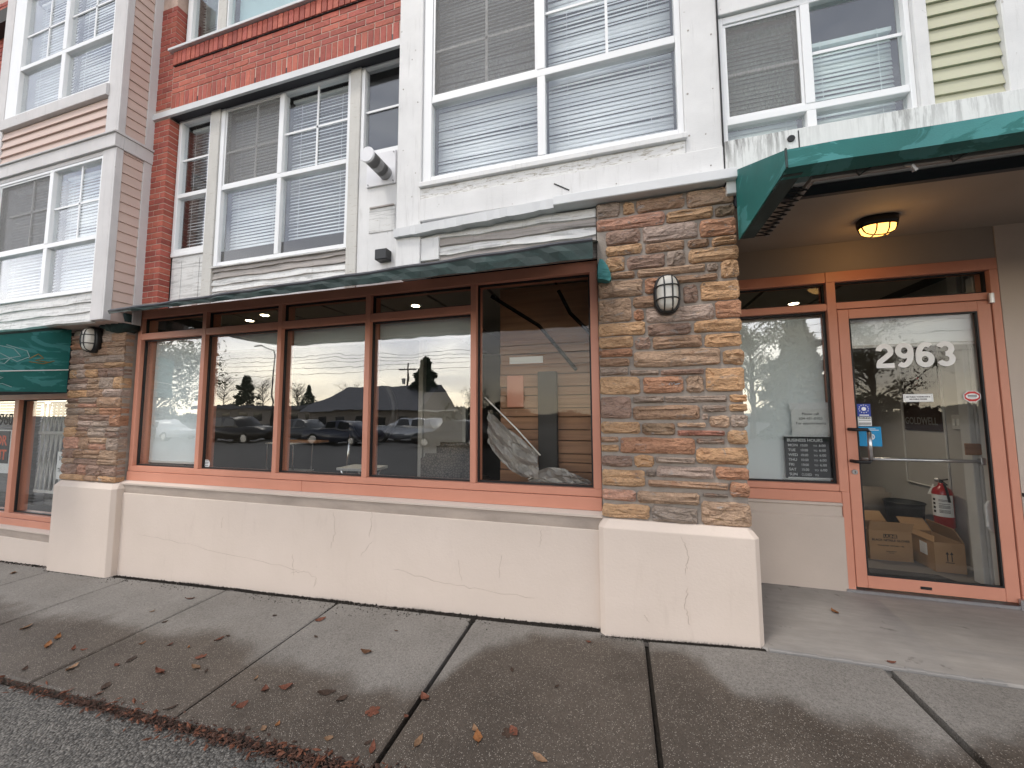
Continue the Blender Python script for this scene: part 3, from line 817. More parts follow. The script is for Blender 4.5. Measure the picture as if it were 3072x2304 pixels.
# ---- fascias and trims of the white bay
f_ = MB().box(.704, 5.8, 2.62, 2.69, 1.405, 1.763)
tag(f_.build('fascia_board', 'fascia', B, .004), 'white fascia board streaked with black runs above the awning')
MB().box(.699, .7035, 2.626, 2.67, 1.47, 3.3).build('board_joint', 'gasket', B)
f_ = MB().box(-1.52, .6985, 2.630, 2.72, 1.555, 1.74); tag(f_.build('fascia_board', 'white', B, .004), 'plain white fascia board over the stone pillar')
f_ = MB().box(-1.52, .474, 2.636, 2.72, 1.7405, 1.829); tag(f_.build('apron_board', 'white_peel', B, .003), 'white board with flaking paint under the big blind window')
f_ = MB().px([(2.70, 1.490), (2.584, 1.485), (2.578, 1.49), (2.578, 1.552), (2.63, 1.5545), (2.70, 1.5545)], -.42, .760); tag(f_.build('drip_flashing', 'metal_white', B, .002), 'white metal flashing capping the stone pillar')
f_ = MB(); n = 26
prof = []
for i in range(n + 1):
    x = -1.74 + (-.42 + 1.74) * i / n; q = .006 * math.sin(i * 1.1) + .004 * math.sin(i * 2.7); zz = -.045 * (1 - i / n)
    prof.append([(x, 2.70, 1.485 + zz + q), (x, 2.60 + q, 1.478 + zz + q), (x, 2.596 + q, 1.548 + zz + q * .5), (x, 2.70, 1.5545 + zz)])
f_.loft(prof); tag(f_.build('drip_flashing', 'metal_white', B), 'buckled white flashing above the shop window')
MB().box(-1.08, -.95, 2.626, 2.631, 1.66, 1.668).xf(Matrix.Translation((-.36, 2.628, 1.64)) @ Matrix.Rotation(rad(32), 4, 'Y') @ Matrix.Translation((1.01, -2.628, -1.664))).build('scratch', 'gasket', B)

# columns / vertical boards
cols = [(-1.745, -1.521, 2.640, 1.12, 5.2, 'white', 'white column board between the two window groups'), (.4755, .6985, 2.640, 1.7403, 5.2, 'white', 'white board between the blind window and the screened window')]
for a, b, y, z0, z1, mt, lb in cols: tag(MB().box(a, b, y, y + .2, z0, z1).build('column_board', mt, B, .004), lb)
MB().box(1.737, 1.800, 2.632, 2.72, 1.7635, 4.2).build('trim_board', 'white', B, .004)
MB().box(2.127, 2.48, 2.632, 2.72, 1.7635, 4.2).build('trim_board', 'white', B, .004)
MB().box(.704, 1.7365, 2.64, 2.72, 2.672, 3.2).build('trim_board', 'white', B, .004)
ysd = tag(MB().box(1.8005, 2.1265, 2.69, 2.72, 1.7635, 4.2).build('siding_wall', 'yellow', B), 'strip of pale yellow lap siding')
for i in range(22):
    z0 = 1.7500 + .0835 * i
    if i == 0: z0a = 1.7637
    else: z0a = z0
    MB().px([(2.690, z0a), (2.652, z0a), (2.668, z0 + .083), (2.690, z0 + .083)], 1.8015, 2.1255).build('clapboard', 'yellow', ysd)

MB().tube([(1.073, 2.6205, 1.700), (1.073, 2.612, 1.700)], .021, 12).build('scupper_hole', 'gasket', B)
MB().box(1.112, 1.117, 2.6165, 2.6205, 1.615, 1.745).build('board_joint', 'gasket', B)
for x, z in ((.50, 2.16), (.655, 2.16), (.50, 1.86), (.60, 1.85), (.52, 2.62), (.66, 2.55), (-1.70, 2.75), (-1.56, 2.60), (-1.69, 2.2), (-1.57, 1.98), (-1.62, 3.0), (-1.60, 1.78), (.02, 1.60), (.62, 1.62), (1.9, 1.6)):
    MB().tube([(x, 2.6405 if z > 1.7405 else 2.6205 if x > .7 else 2.6305, z), (x, 2.638 if z > 1.7405 else 2.618 if x > .7 else 2.628, z)], R.uniform(.004, .007), 7).build('nail_head', 'greyboard', B)
# ---- windows above
def gwindow(label, Y, x0, x1, z0, z1, fl, fr, ft, fb, vs=(), hs=(), munt=(), screens=(), gl='glass_up', frame='vinyl', depth=.07, skip=()):
    m = MB()
    m.box(x0, x0 + fl, Y, Y + depth, z0, z1); m.box(x1 - fr, x1, Y, Y + depth, z0, z1)
    bars_ = [(z0, z0 + fb)] + list(hs) + [(z1 - ft, z1)]
    for a, b in bars_: m.box(x0 + fl + .0003, x1 - fr - .0003, Y + .003, Y + depth, a, b)
    zi = [(bars_[i][1], bars_[i + 1][0]) for i in range(len(bars_) - 1)]
    edges = [(x0, x0 + fl)] + list(vs) + [(x1 - fr, x1)]
    xi = [(edges[i][1], edges[i + 1][0]) for i in range(len(edges) - 1)]
    for a, b in vs:
        for c, d in zi: m.box(a, b, Y + .001, Y + depth, c + .0003, d - .0003)
    o = tag(m.build('window', frame, B, .003), label)
    for i, (a, b) in enumerate(xi):
        for j, (c, d) in enumerate(zi):
            MB().box(a + .001, b - .001, Y + .036, Y + .041, c + .001, d - .001).build('pane', gl, o)
            if (i, j) in screens:
                s = MB(); t = .018
                s.box(a + .002, a + t, Y + .012, Y + .026, c + .002, d - .002); s.box(b - t, b - .002, Y + .012, Y + .026, c + .002, d - .002)
                s.box(a + t, b - t, Y + .012, Y + .026, c + .002, c + t); s.box(a + t, b - t, Y + .012, Y + .026, d - t, d - .002)
                s.build('screen_frame', 'rail' if gl == 'x' else 'vinyl', o)
                MB().box(a + t, b - t, Y + .017, Y + .019, c + t, d - t).build('insect_screen', 'screen', o)
    for a, b, c, d in munt:
        MB().box(a, b, Y + .027, Y + .0355, c, d).build('muntin', 'vinyl', o)
    return o
slat_cache = {}
def venetian(label, x0, x1, z0, z1, Y, pitch=.034, tilt=62, mat='slat', mess=.05, group='venetian blinds in the upper windows', wav=0):
    t = thing('venetian_blind', label, 'blind', ((x0 + x1) / 2, Y, z1), group)
    MB().box(x0, x1, Y - .012, Y + .028, z1 - .03, z1).build('headrail', mat, t, .002)
    L = x1 - x0 - .008; c = .021; n = 4; prof = []
    for i in range(n + 1):
        u = -1 + 2 * i / n; prof.append((u * c, .0035 * (1 - u * u)))
    key = (round(L, 3), mat, pitch)
    if key not in slat_cache:
        mb = MB(); rings = []
        ns = 8 if wav else 2
        for k in range(ns + 1):
            x = -L / 2 + L * k / ns
            dz = wav * math.sin(k * 2.1) if wav else 0
            rings.append([(x, u, w_ + dz) for u, w_ in prof] + [(x, u, w_ - .0012 + dz) for u, w_ in prof[::-1]])
        mb.loft(rings); slat_cache[key] = mb.mesh('slat', (0, 0, 0), M[mat], 0, True)
    z = z1 - .05
    while z > z0 + .02:
        a = rad(tilt) + R.uniform(-mess, mess) * 3
        inst('slat', slat_cache[key], t, ((x0 + x1) / 2, Y + .008, z), None, (a, R.uniform(-mess, mess) * (.10 if R.random() < .85 else .45), 0))
        z -= pitch
    MB().box(x0 + .004, x1 - .004, Y - .002, Y + .018, z0, z0 + .014).build('bottom_rail', mat, t, .002)
    for f in (.17, .83):
        MB().box(x0 + (x1 - x0) * f - .001, x0 + (x1 - x0) * f + .001, Y - .018, Y - .016, z0, z1).build('cord', mat, t)
    return t

# recessed middle group
Y = 2.82
gwindow('narrow white window beside the brick pier', Y, -4.664, -4.166, 1.74, 3.272, .047, .030, .028, .045, (), [(2.368, 2.414)], [(-4.617, -4.197, 2.804, 2.824)])
MB().box(-4.1655, -4.0345, Y - .015, Y + .08, 1.12, 3.270).build('window_post', 'post', B, .004)
gwindow('wide white window with a dark insect screen in its upper left sash', Y, -4.034, -2.3785, 1.525, 3.270, .055, .038, .020, .045, [(-3.237, -3.186)], [(2.352, 2.400)],
        [(-3.571, -3.551, 2.401, 3.249), (-3.978, -3.238, 2.768, 2.788), (-2.798, -2.778, 2.401, 3.249), (-3.185, -2.417, 2.808, 2.828)], [(0, 1)])
MB().box(-2.3780, -2.2645, Y - .015, Y + .08, 1.12, 3.270).build('window_post', 'post', B, .004)
gwindow('narrow white window above the flue pipe', Y, -2.264, -1.70, 2.372, 3.270, .036, .03, .020, .045, (), (), [(-2.227, -1.731, 2.817, 2.837)])
venetian('white blind half lowered in the narrow window by the brick pier', -4.60, -4.205, 1.80, 3.23, Y + .11, .034, 35)
venetian('white blind seen through the dark screen of the wide window', -3.965, -3.245, 1.545, 3.24, Y + .11)
venetian('white blind in the right half of the wide window', -3.175, -2.425, 1.545, 3.24, Y + .11, .034, 48)
# lintel, soffit
lt = MB().px([(2.708, 3.255), (2.708, 3.3215), (2.735, 3.3215), (2.735, 3.2555)], -4.91, -1.7455); tag(lt.build('steel_lintel', 'metal_white', B), 'white steel lintel trim under the brick band')
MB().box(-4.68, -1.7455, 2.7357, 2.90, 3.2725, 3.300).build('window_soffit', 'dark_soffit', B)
# spandrel below, wavy old lap boards
def wavy_board(parent, x0, x1, z0, z1, y, mat, amp=.006, seg=.13, ph=0, name='lap_board', th=.022):
    n = max(3, int((x1 - x0) / seg)); rings = []
    for i in range(n + 1):
        x = x0 + (x1 - x0) * i / n
        a = amp * (math.sin(i * .9 + ph) + .6 * math.sin(i * 2.3 + ph * 2)); b = amp * .5 * math.sin(i * 1.7 + ph * 3)
        rings.append([(x, y + .012, z0 - .012 + a), (x, y - th + b, z0 + a), (x, y - .004 + b * .5, z1 + a * .6), (x, y + .012, z1 + a * .6)])
    return MB().loft(rings).build(name, mat, parent)
spw = tag(MB().box(-4.664, -1.7455, 2.845, 3.0, 1.115, 1.5245).box(-4.664, -4.0345, 2.845, 3.0, 1.5246, 1.7395).box(-2.3784, -1.7455, 2.845, 3.0, 1.5246, 1.7395).build('spandrel_wall', 'white', B), 'weathered wavy white lap boards under the recessed windows')
for i in range(6):
    z0 = 1.120 + .0685 * i
    wavy_board(spw, -4.033, -2.379, z0, z0 + .074, 2.838, 'weathered' if i not in (4, 5) else 'greyboard', .005, .11, i * 1.3)
MB().box(-4.663, -4.167, 2.815, 2.845, 1.700, 1.742).build('sill', 'vinyl', spw, .004)
MB().box(-4.040, -2.38, 2.800, 2.842, 1.505, 1.5240).build('sill', 'weathered', spw, .003)
pp = MB().box(-4.655, -4.172, 2.832, 2.845, 1.118, 1.698).build('panel', 'weathered', spw, .003)
MB().box(-4.60, -4.50, 2.826, 2.832, 1.15, 1.66).build('panel_batten', 'weathered', spw, .002); MB().box(-4.32, -4.24, 2.826, 2.832, 1.15, 1.66).build('panel_batten', 'weathered', spw, .002)
wp = tag(MB().box(-2.2640, -1.7455, 2.818, 2.845, 1.118, 2.3715).build('panel_board', 'white', B, .002), 'plain white panel around the flue pipe')
MB().box(-2.14, -1.87, 2.812, 2.818, 1.62, 1.86).build('cover_plate', 'weathered', wp, .004)
MB().box(-2.13, -1.88, 2.80, 2.812, 1.845, 1.862).build('cover_plate_hood', 'greyboard', wp, .003)
MB().box(-2.02, -1.90, 2.74, 2.8185, 1.335, 1.43).build('vent_hood', 'black', wp, .006)
# boards left of the stone pillar, under the flashing
gb = tag(MB().box(-1.5205, -.128, 2.70, 2.73, 1.115, 1.486).build('spandrel_wall', 'greyboard', B), 'grey-brown weathered boards left of the stone pillar')
for i in range(4):
    wavy_board(gb, -1.519, -.129, 1.205 + .068 * i, 1.205 + .068 * i + .072, 2.692, 'greyboard' if i % 2 == 0 else 'weathered', .007, .12, i * 2.1 + 1)
MB().box(-1.52, -1.36, 2.655, 2.69, 1.23, 1.42).build('cover_block', 'white', gb, .004)

# ---- brick wall
BR = [(.32, .085, .060), (.34, .093, .066), (.29, .076, .056), (.37, .108, .075), (.32, .085, .066), (.27, .070, .055)]
bw = MB(); bw.box(-4.910, -1.7455, 2.7355, 2.84, 3.3225, 4.0045); bw.box(-4.910, -4.6815, 2.7355, 2.84, 1.115, 3.2545); bw.box(-4.910, -4.6815, 2.7355, 2.84, 4.0048, 5.2)
bw = tag(bw.build('brick_wall', 'brickm', B), 'red brick wall with soldier courses over the recessed windows')
bcache = {}
def brick(parent, x0, x1, z0, z1, y0=2.731, y1=2.76):
    key = (round(x1 - x0, 3), round(z1 - z0, 3), round(y1 - y0, 3))
    if key not in bcache:
        a, b, c = key
        bcache[key] = MB().box(-a / 2, a / 2, -c / 2, c / 2, -b / 2, b / 2).mesh('brick', (0, 0, 0), M['brick'], .0028)
    c = Vector(R.choice(BR)) * R.uniform(1.05, 1.36)
    inst('brick', bcache[key], parent, ((x0 + x1) / 2, (y0 + y1) / 2 + R.uniform(-.0012, .0012), (z0 + z1) / 2), tuple(c))
PITCH = .0665
x = -4.668; i = 0
MB().box(-4.66, -1.7455, 2.733, 2.7354, 3.322, 3.327).build('shadow_joint', 'gasket', bw)
while x + PITCH < -1.76:
    gap = .016 if i % 6 == 5 else .009
    brick(bw, x, x + PITCH - gap, 3.329, 3.516)
    if i % 6 == 5: MB().box(x + PITCH - .0150, x + PITCH - .001, 2.733, 2.7354, 3.329, 3.41).build('weep_slot', 'gasket', bw)
    x += PITCH; i += 1
for r in range(5):
    z0 = 3.5245 + .0645 * r
    x = -4.668 + (.1 if r % 2 else 0)
    if r % 2: brick(bw, -4.668, -4.668 + .091, z0, z0 + .0555)
    while x < -1.80:
        e = min(x + .191, -1.752)
        if e - x > .03: brick(bw, x, e, z0, z0 + .0555)
        x += .2
x = -4.655
while x + PITCH < -1.755:
    brick(bw, x, x + .0575, 3.848, 4.0005, 2.714, 2.76); x += PITCH
MB().box(-4.655, -1.7455, 2.722, 2.7354, 3.8405, 3.8475).build('shadow_joint', 'gasket', bw)
z0 = 1.122; r = 0
while z0 < 4.6:
    if not (3.255 - .057 < z0 < 3.325):
        zz = z0
        s_ = .150 if r % 2 else .072
        brick(bw, -4.906, -4.906 + s_, zz, zz + .0555)
        brick(bw, -4.906 + s_ + .009, -4.677, zz, zz + .0555, 2.731, 2.838 if not 3.3 < z0 < 3.96 else 2.76)
    z0 += .0645; r += 1
# upper window over the brick
sl = MB().px([(2.685, 4.006), (2.685, 4.036), (2.84, 4.046), (2.84, 4.006)], -4.705, -1.7455); tag(sl.build('sill', 'metal_white', B, .003), 'white metal sill on the brick band')
gwindow('white window high above the brick band with a teal blind', 2.82, -4.650, -1.75, 4.047, 5.1, .075, .04, .04, .02, [(-4.185, -4.02), (-2.73, -2.68)], (), ())
MB().box(-4.16, -4.04, 2.812, 2.8205, 4.048, 5.1).build('window_post', 'post', B)
tb = thing('roller_blind', 'teal blind drawn behind the topmost window', 'blind', (-3, 2.93, 5.0))
MB().box(-4.0, -1.8, 2.93, 2.934, 4.06, 5.05).build('blind_fabric', 'slat_teal', tb)
venetian('pale green blind in the narrow pane of the topmost window', -4.56, -4.2, 4.07, 5.0, 2.93, .034, 30, 'slat_pale')

# ---- big window of the white bay
gwindow('big four-part white window with untidy blinds in the white bay', 2.66, -1.520, .475, 1.880, 3.75, .078, .036, .05, .060, [(-.545, -.484)], [(2.580, 2.638)],
        [(-.978, -.958, 2.639, 3.69), (-1.44, -.546, 3.05, 3.07), (-.032, -.012, 2.639, 3.69), (-.483, .438, 3.105, 3.125)], [(0, 1)])
MB().px([(2.606, 1.830), (2.606, 1.868), (2.62, 1.8795), (2.72, 1.8795), (2.72, 1.830)], -1.523, .481).build('sill', 'white', B, .003)
venetian('wide untidy white blind in the left half of the white bay', -1.435, -.55, 1.96, 3.70, 2.77, .034, 71, 'slat', .09)
venetian('wide untidy white blind in the right half of the white bay', -.478, .432, 1.96, 3.70, 2.77, .034, 72, 'slat', .11)
lc = MB()
for x0, x1 in ((-1.43, -.56), (-.47, .42)):
    n = 40; rings = []
    for i in range(n + 1):
        x = x0 + (x1 - x0) * i / n
        q = .012 * math.sin(i * 1.9) + .008 * math.sin(i * 3.7)
        rings.append([(x, 2.735 + q, 1.945), (x, 2.73 - q, 1.965 + q * .3), (x, 2.738 + q * .6, 1.995 + q * .7), (x, 2.75, 1.945)])
    lc.loft(rings)
tag(lc.build('lace_cloth', 'frost'), 'crumpled pale cloth lying along the big window sill', 'cloth')
# ---- right window
gwindow('screened white window at the right above the streaked fascia', 2.66, .704, 1.7365, 1.7635, 2.671, .034, .026, .05, .006, [(1.186, 1.236)], [(1.896, 1.942)],
        [(.739, 1.185, 2.252, 2.272), (1.237, 1.709, 2.280, 2.300)], [(0, 1)])
venetian('pale blind behind the dark screen of the right window', .745, 1.18, 1.79, 2.62, 2.77, .030, 66, 'slat_pale', .05)
venetian('pale blind with bent slats in the right half of the right window', 1.243, 1.705, 1.79, 2.42, 2.77, .030, 68, 'slat_pale', .11)

# ---- beige and white bay at the left
BX0, BX1 = -6.985, -4.91
bay = MB(); bay.box(BX0, BX1 - .02, 2.475, 2.84, .945, 1.25); bay.box(BX0, BX1 - .02, 2.475, 2.84, 2.70, 3.50); bay.box(-5.11, BX1 - .02, 2.475, 2.84, 1.25, 2.70); bay.box(-5.11, BX1 - .02, 2.475, 2.84, 3.5, 5.2)
bay = tag(bay.build('bay_wall', 'pink', B), 'projecting bay with pinkish lap siding and white trim')
for a, b in ((.945, 2.7475), (2.925, 5.2)):
    MB().box(-5.105, -4.9265, 2.425, 2.476, a, b).build('corner_board', 'bluewhite', bay, .004)
    MB().box(-4.930, -4.905, 2.4265, 2.487, a, b).build('corner_board', 'bluewhite', bay, .003)
    MB().box(-4.930, -4.905, 2.660, 2.741, a, b).build('corner_board', 'bluewhite', bay, .003)
m = MB(); m.px([(2.405, 2.748), (2.405, 2.888), (2.475, 2.888), (2.475, 2.748)], BX0, -4.892); m.box(-4.93, -4.8925, 2.4755, 2.741, 2.748, 2.888)
m.build('belt_board', 'bluewhite', bay, .003)
m = MB(); m.px([(2.388, 2.8885), (2.386, 2.902), (2.475, 2.924), (2.475, 2.8885)], BX0, -4.877); m.box(-4.93, -4.8775, 2.4755, 2.743, 2.8885, 2.912)
m.build('belt_cap', 'bluewhite', bay)
m = MB(); m.px([(2.400, 3.352), (2.396, 3.470), (2.43, 3.4985), (2.475, 3.4985), (2.475, 3.352)], BX0, -5.090); m.build('sill_board', 'bluewhite', bay, .003)
for i in range(4):
    z0 = 2.925 + .1065 * i
    MB().px([(2.475, z0), (2.426, z0), (2.446, z0 + .106), (2.475, z0 + .106)], BX0, -5.1055).build('clapboard', 'pink', bay)
def side_claps(z0, z1):
    z = z0
    while z < z1 - .02:
        e = min(z + .1045, z1)
        MB().py([(-4.93, z), (-4.908, z), (-4.922, e), (-4.93, e)], 2.4873, 2.6597).build('clapboard', 'pink', bay); z += .1045
side_claps(.946, 2.747); side_claps(2.926, 5.2)
for i in range(3):
    z0 = .946 + .100 * i
    wavy_board(bay, BX0, -5.1055, z0, z0 + .106, 2.462, 'weathered', .005, .14, i * 1.7, 'lap_board')
MB().box(BX0, -5.1055, 2.43, 2.476, 2.7005, 2.7475).build('head_trim', 'bluewhite', bay, .003)
MB().box(-7.16, BX0 - .0005, 2.425, 2.84, .945, 6.6).build('corner_board', 'bluewhite', bay, .004)
gwindow('lower four-part window of the beige bay with a dark left sash', 2.430, BX0, -5.106, 1.25, 2.700, .055, .022, .03, .045, [(-5.988, -5.925)], [(1.802, 1.852)],
        [(-5.501, -5.481, 1.853, 2.669), (-5.924, -5.129, 2.238, 2.258), (-6.34, -6.32, 1.853, 2.669), (-6.75, -5.989, 2.27, 2.29)], [(0, 1)])
gwindow('upper four-part window of the beige bay with white blinds', 2.430, BX0, -5.106, 3.499, 5.1, .22, .022, .04, .035, [(-5.985, -5.915)], [(4.080, 4.130)],
        [(-5.501, -5.481, 4.131, 5.06), (-5.914, -5.129, 4.53, 4.55), (-6.34, -6.32, 4.131, 5.06), (-6.76, -5.986, 4.53, 4.55)], ())
venetian('white blind in the left half of the lower bay window', -6.90, -6.0, 1.32, 2.66, 2.55, .036, 45)
venetian('white blind in the right half of the lower bay window', -5.915, -5.135, 1.32, 2.66, 2.55, .036, 66)
venetian('white blind in the left half of the upper bay window', -6.74, -6.0, 3.54, 5.05, 2.55, .036, 66)
venetian('white blind in the right half of the upper bay window', -5.905, -5.135, 3.54, 5.05, 2.55, .036, 68)
lb = MB().box(-9.8, -7.1605, 2.745, 2.84, .9, 6.6); lb = tag(lb.build('brick_wall', 'brickm', B), 'red brick wall beyond the beige bay')
for r in range(40):
    z0 = 3.2 + .0645 * r; x = -8.5 + (.1 if r % 2 else 0)
    while x < -7.2: brick(lb, x, min(x + .191, -7.165), z0, z0 + .0555); x += .2
MB().box(-9.5, -7.1605, 2.70, 2.7445, 3.02, 3.12).build('steel_lintel', 'metal_white', lb)

# ---- shop at the far left with the folding gate
m = MB(); m.box(-9.5, -5.868, 2.752, 2.90, .180, .245); m.box(-9.5, -5.868, 2.752, 2.90, -1.205, -1.150)
gs = tag(m.build('shop_window', 'coral', B, .0025), 'coral-framed shop window with the white folding gate')
MB().box(-9.5, -5.868, 2.743, 2.90, -1.285, -1.2085).build('sill_plate', 'coral', gs, .003)
for a, b in ((-7.05, -6.965), (-8.1, -8.05), (-5.93, -5.868)): MB().box(a, b, 2.7515, 2.90, -1.1498, .1798).build('mullion', 'coral', gs, .0025)
for a, b in ((-8.05, -7.05), (-6.965, -5.93), (-9.5, -8.1)): pane(gs, a, b, -1.15, .18, 2.812, 'glass_door')
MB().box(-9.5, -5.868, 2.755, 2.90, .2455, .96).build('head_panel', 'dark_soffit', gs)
# inner shell that keeps rooms dark and closed
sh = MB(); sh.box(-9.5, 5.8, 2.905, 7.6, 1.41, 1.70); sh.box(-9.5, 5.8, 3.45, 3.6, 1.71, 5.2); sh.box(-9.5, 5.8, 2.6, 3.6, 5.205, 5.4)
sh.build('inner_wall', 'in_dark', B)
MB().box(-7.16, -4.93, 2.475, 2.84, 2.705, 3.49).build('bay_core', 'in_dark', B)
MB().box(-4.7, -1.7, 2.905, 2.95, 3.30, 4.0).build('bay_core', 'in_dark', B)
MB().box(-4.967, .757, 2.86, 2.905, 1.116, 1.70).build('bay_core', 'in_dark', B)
# ------------------------------------------------------------------ awnings
def quadpanel(m, a, b, c, d, th=.005):
    """a thin cloth panel with thickness along its normal"""
    a, b, c, d = map(Vector, (a, b, c, d)); nrm = (b - a).cross(d - a).normalized() * th
    return m.loft([[a, b, c, d], [a + nrm, b + nrm, c + nrm, d + nrm]])
aw = thing('awning', 'green canvas awning with a laced frame over the glass entry door', 'awning', (.76, 2.62, 1.09))
AX0, AX1 = .762, 5.6
def wob(x, k=1): return .004 * math.sin(x * 5.1) * k + .003 * math.sin(x * 11.3)
n = 24; rings = []
for i in range(n + 1):
    x = AX0 + (AX1 - AX0) * i / n; q = wob(x)
    rings.append([(x, 2.617, 1.552), (x, 1.91 + q, 1.192), (x, 1.908 + q, 1.104), (x, 1.985, 1.092), (x, 1.985, 1.097), (x, 1.914 + q, 1.109), (x, 1.916 + q, 1.188), (x, 2.617, 1.546)])
MB().loft(rings).build('canvas', 'green', aw)
g = MB().px([(2.617, 1.552), (1.911, 1.192), (1.909, 1.104), (2.30, 1.094), (2.617, 1.088)], AX0 - .006, AX0 - .001)
g.build('side_canvas', 'green', aw)
MB().tube([(AX0 - .004, 1.907, 1.196), (AX0 - .004, 1.905, 1.104)], .005, 6).build('seam', 'green_dark', aw)
fl = MB().px([(2.60, 1.09), (1.95, 1.100), (1.95, 1.095), (2.60, 1.085)], AX0, AX0 + .075); fl.build('canvas_hem', 'green_dark', aw)
MB().box(.895, AX1, 2.012, 2.032, 1.085, 1.110).build('frame_rail', 'rail', aw, .003)
MB().box(.895, .917, 2.033, 2.612, 1.085, 1.108).build('frame_rail', 'rail', aw, .003)
for i in range(11):
    y = 2.06 + .048 * i
    MB().tube([(.84, y, 1.090), (.91, y + .030, 1.082), (.84, y + .048, 1.090)], .0035, 5).build('lacing_loop', 'cord', aw)
for i in range(7):
    x = 1.05 + .33 * i + R.uniform(-.05, .05); MB().tube([(x, 1.985, 1.095), (x + .03, 2.02, 1.080), (x + .06, 1.985, 1.095)], .004, 5).build('lacing_loop', 'cord', aw)
fr = MB()
for x in (1.3, 2.5, 3.7, 4.9):
    fr.tube([(x, 2.02, 1.10), (x, 2.05, 1.23), (x, 2.61, 1.50)], .012, 6)
fr.tube([(AX0 + .02, 1.93, 1.18), (AX1, 1.93, 1.18)], .012, 6)
fr.build('frame_strut', 'rail', aw)
MB().tube([(1.245, 2.02, 1.10), (1.26, 1.99, 1.075), (1.275, 2.0, 1.055)], [.008, .007, .012], 6).build('cleat', 'galv', aw)
MB().tube([(1.12, 2.00, 1.118), (1.17, 1.985, 1.14), (1.23, 2.0, 1.11)], .006, 5).build('rope_loop', 'cord', aw)
MB().box(2.45, 2.95, 2.25, 2.55, 1.21, 1.34).build('speaker_box', 'black', aw, .01)

al = thing('awning', 'dark green canvas awning with scratched graffiti over the gated shop', 'awning', (-5.87, 2.66, .2))
g = MB().px([(2.655, .965), (1.951, .722), (1.95, .405), (2.655, .500)], -5.877, -5.871); g.build('side_canvas', 'green', al)
g = MB().px([(2.655, .493), (1.951, .398), (1.95, .222), (2.655, .248)], -5.877, -5.871); g.build('valance', 'green', al)
MB().tube([(-5.870, 2.655, .4965), (-5.870, 1.95, .4015)], .006, 6).build('piping', 'paper', al)
m = MB(); m.px([(2.655, .965), (1.951, .722), (1.95, .222), (1.956, .222), (1.957, .718), (2.655, .958)], -9.6, -5.8775); m.build('canvas', 'green', al)
MB().px([(2.655, .975), (1.951, .735), (1.945, .720), (2.655, .960)], -5.885, -5.865).build('hem', 'green_dark', al)
def scrawl(m, pts, r=.0035, x=-5.8695):
    P = []
    for i in range(len(pts) - 1):
        (a, b), (c, d) = pts[i], pts[i + 1]
        for k in range(3): P.append((x, a + (c - a) * k / 3, b + (d - b) * k / 3))
    P.append((x, pts[-1][0], pts[-1][1])); m.tube(P, r, 4)
s = MB()
scrawl(s, [(2.02, .66), (2.12, .69), (2.25, .67), (2.30, .60), (2.18, .55), (2.05, .56), (2.15, .62), (2.28, .54), (2.36, .60), (2.34, .66), (2.20, .70)])
scrawl(s, [(2.06, .60), (2.10, .52), (2.20, .51), (2.24, .58)]); scrawl(s, [(2.0, .58), (2.1, .64), (2.0, .70)])
scrawl(s, [(2.02, .36), (2.12, .39), (2.20, .37), (2.15, .34), (2.02, .33), (2.10, .29), (2.2, .31), (2.26, .28)])
s.build('graffiti', 'graf', al)
s = MB(); scrawl(s, [(2.36, .58), (2.42, .64), (2.46, .60), (2.40, .57), (2.50, .56), (2.54, .58), (2.46, .54), (2.36, .55)], .005)
s.build('graffiti', 'graf2', al)

# the shallow sagging awning over the long window
fa = thing('awning', 'low sagging dark green awning edge along the head of the long shop window', 'awning', (-2.5, 2.65, 1.1))
rings = []; r2 = []
path = [(-4.972, 2.70), (-4.93, 2.62), (-4.82, 2.50), (-4.64, 2.36), (-4.42, 2.22), (-4.18, 2.10), (-3.95, 2.03)] + [(-3.75 + 3.635 * k / 60, 2.0) for k in range(61)]
n = len(path) - 1
for i, (x, yf) in enumerate(path):
    rr_ = max(0, min(1, (x / yf + 1.88) / 1.82))
    yf += (.006 * math.sin(i * .55) + .004 * math.sin(i * 1.3)) * (1 if i > 6 else .3)
    top = (.424 + .042 * rr_ ** 1.1) * yf + .003 * math.sin(i * .8 + 1); bot = (.410 + .004 * rr_) * yf + .003 * math.sin(i * 1.1)
    wt = 1.165 + .085 * rr_; xw = max(x, -4.96) if i > 6 else -4.965 + .01 * i
    q = .006 * math.sin(i * 1.7) + .005 * math.sin(i * .9); ym = (yf + 2.738) / 2
    rings.append([(xw, 2.738, wt), ((x + xw) / 2, ym, (wt + top) / 2 + q), (x, yf + .02, top + .006), (x, yf, top - .008), (x, yf - q, (top + bot) / 2), (x, yf + .006, bot), (x, yf + .010, bot + .001), (x, yf + .006 - q, (top + bot) / 2), (x, yf + .024, top - .006), ((x + xw) / 2, ym, (wt + top) / 2 - .006 + q), (xw, 2.738, wt - .008)])
    r2.append([(x, yf - .006, top - .004), (x, yf + .012, top + .014), (x, yf + .014, top + .004), (x, yf - .001, top - .012)])
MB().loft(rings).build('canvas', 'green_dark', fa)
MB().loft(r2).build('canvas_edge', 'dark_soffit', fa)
MB().tube([(-3.85, 2.045, .845), (-.14, 2.045, .855)], .010, 6).build('frame_rail', 'rail', fa)
rings = []
for i in range(15):
    t = i / 14; x = -5.27 + .36 * t; q = .010 * math.sin(i * 1.7)
    top = .935 + .135 * min(1, t * 1.5) ** .7; bot = .905 - .07 * math.sin(t * 2.6) + .03 * t
    rings.append([(x, 2.735, bot), (x, 2.612 + q, bot + .01), (x, 2.585 - q * 1.5, (bot + top) / 2), (x, 2.600 + q, top - .012), (x, 2.735, top)])
MB().loft(rings).build('shade_fold', 'green_dark', fa, 0, True)  # dark canvas fold, mostly shaped to stand for shade on the pillar top
rings = []
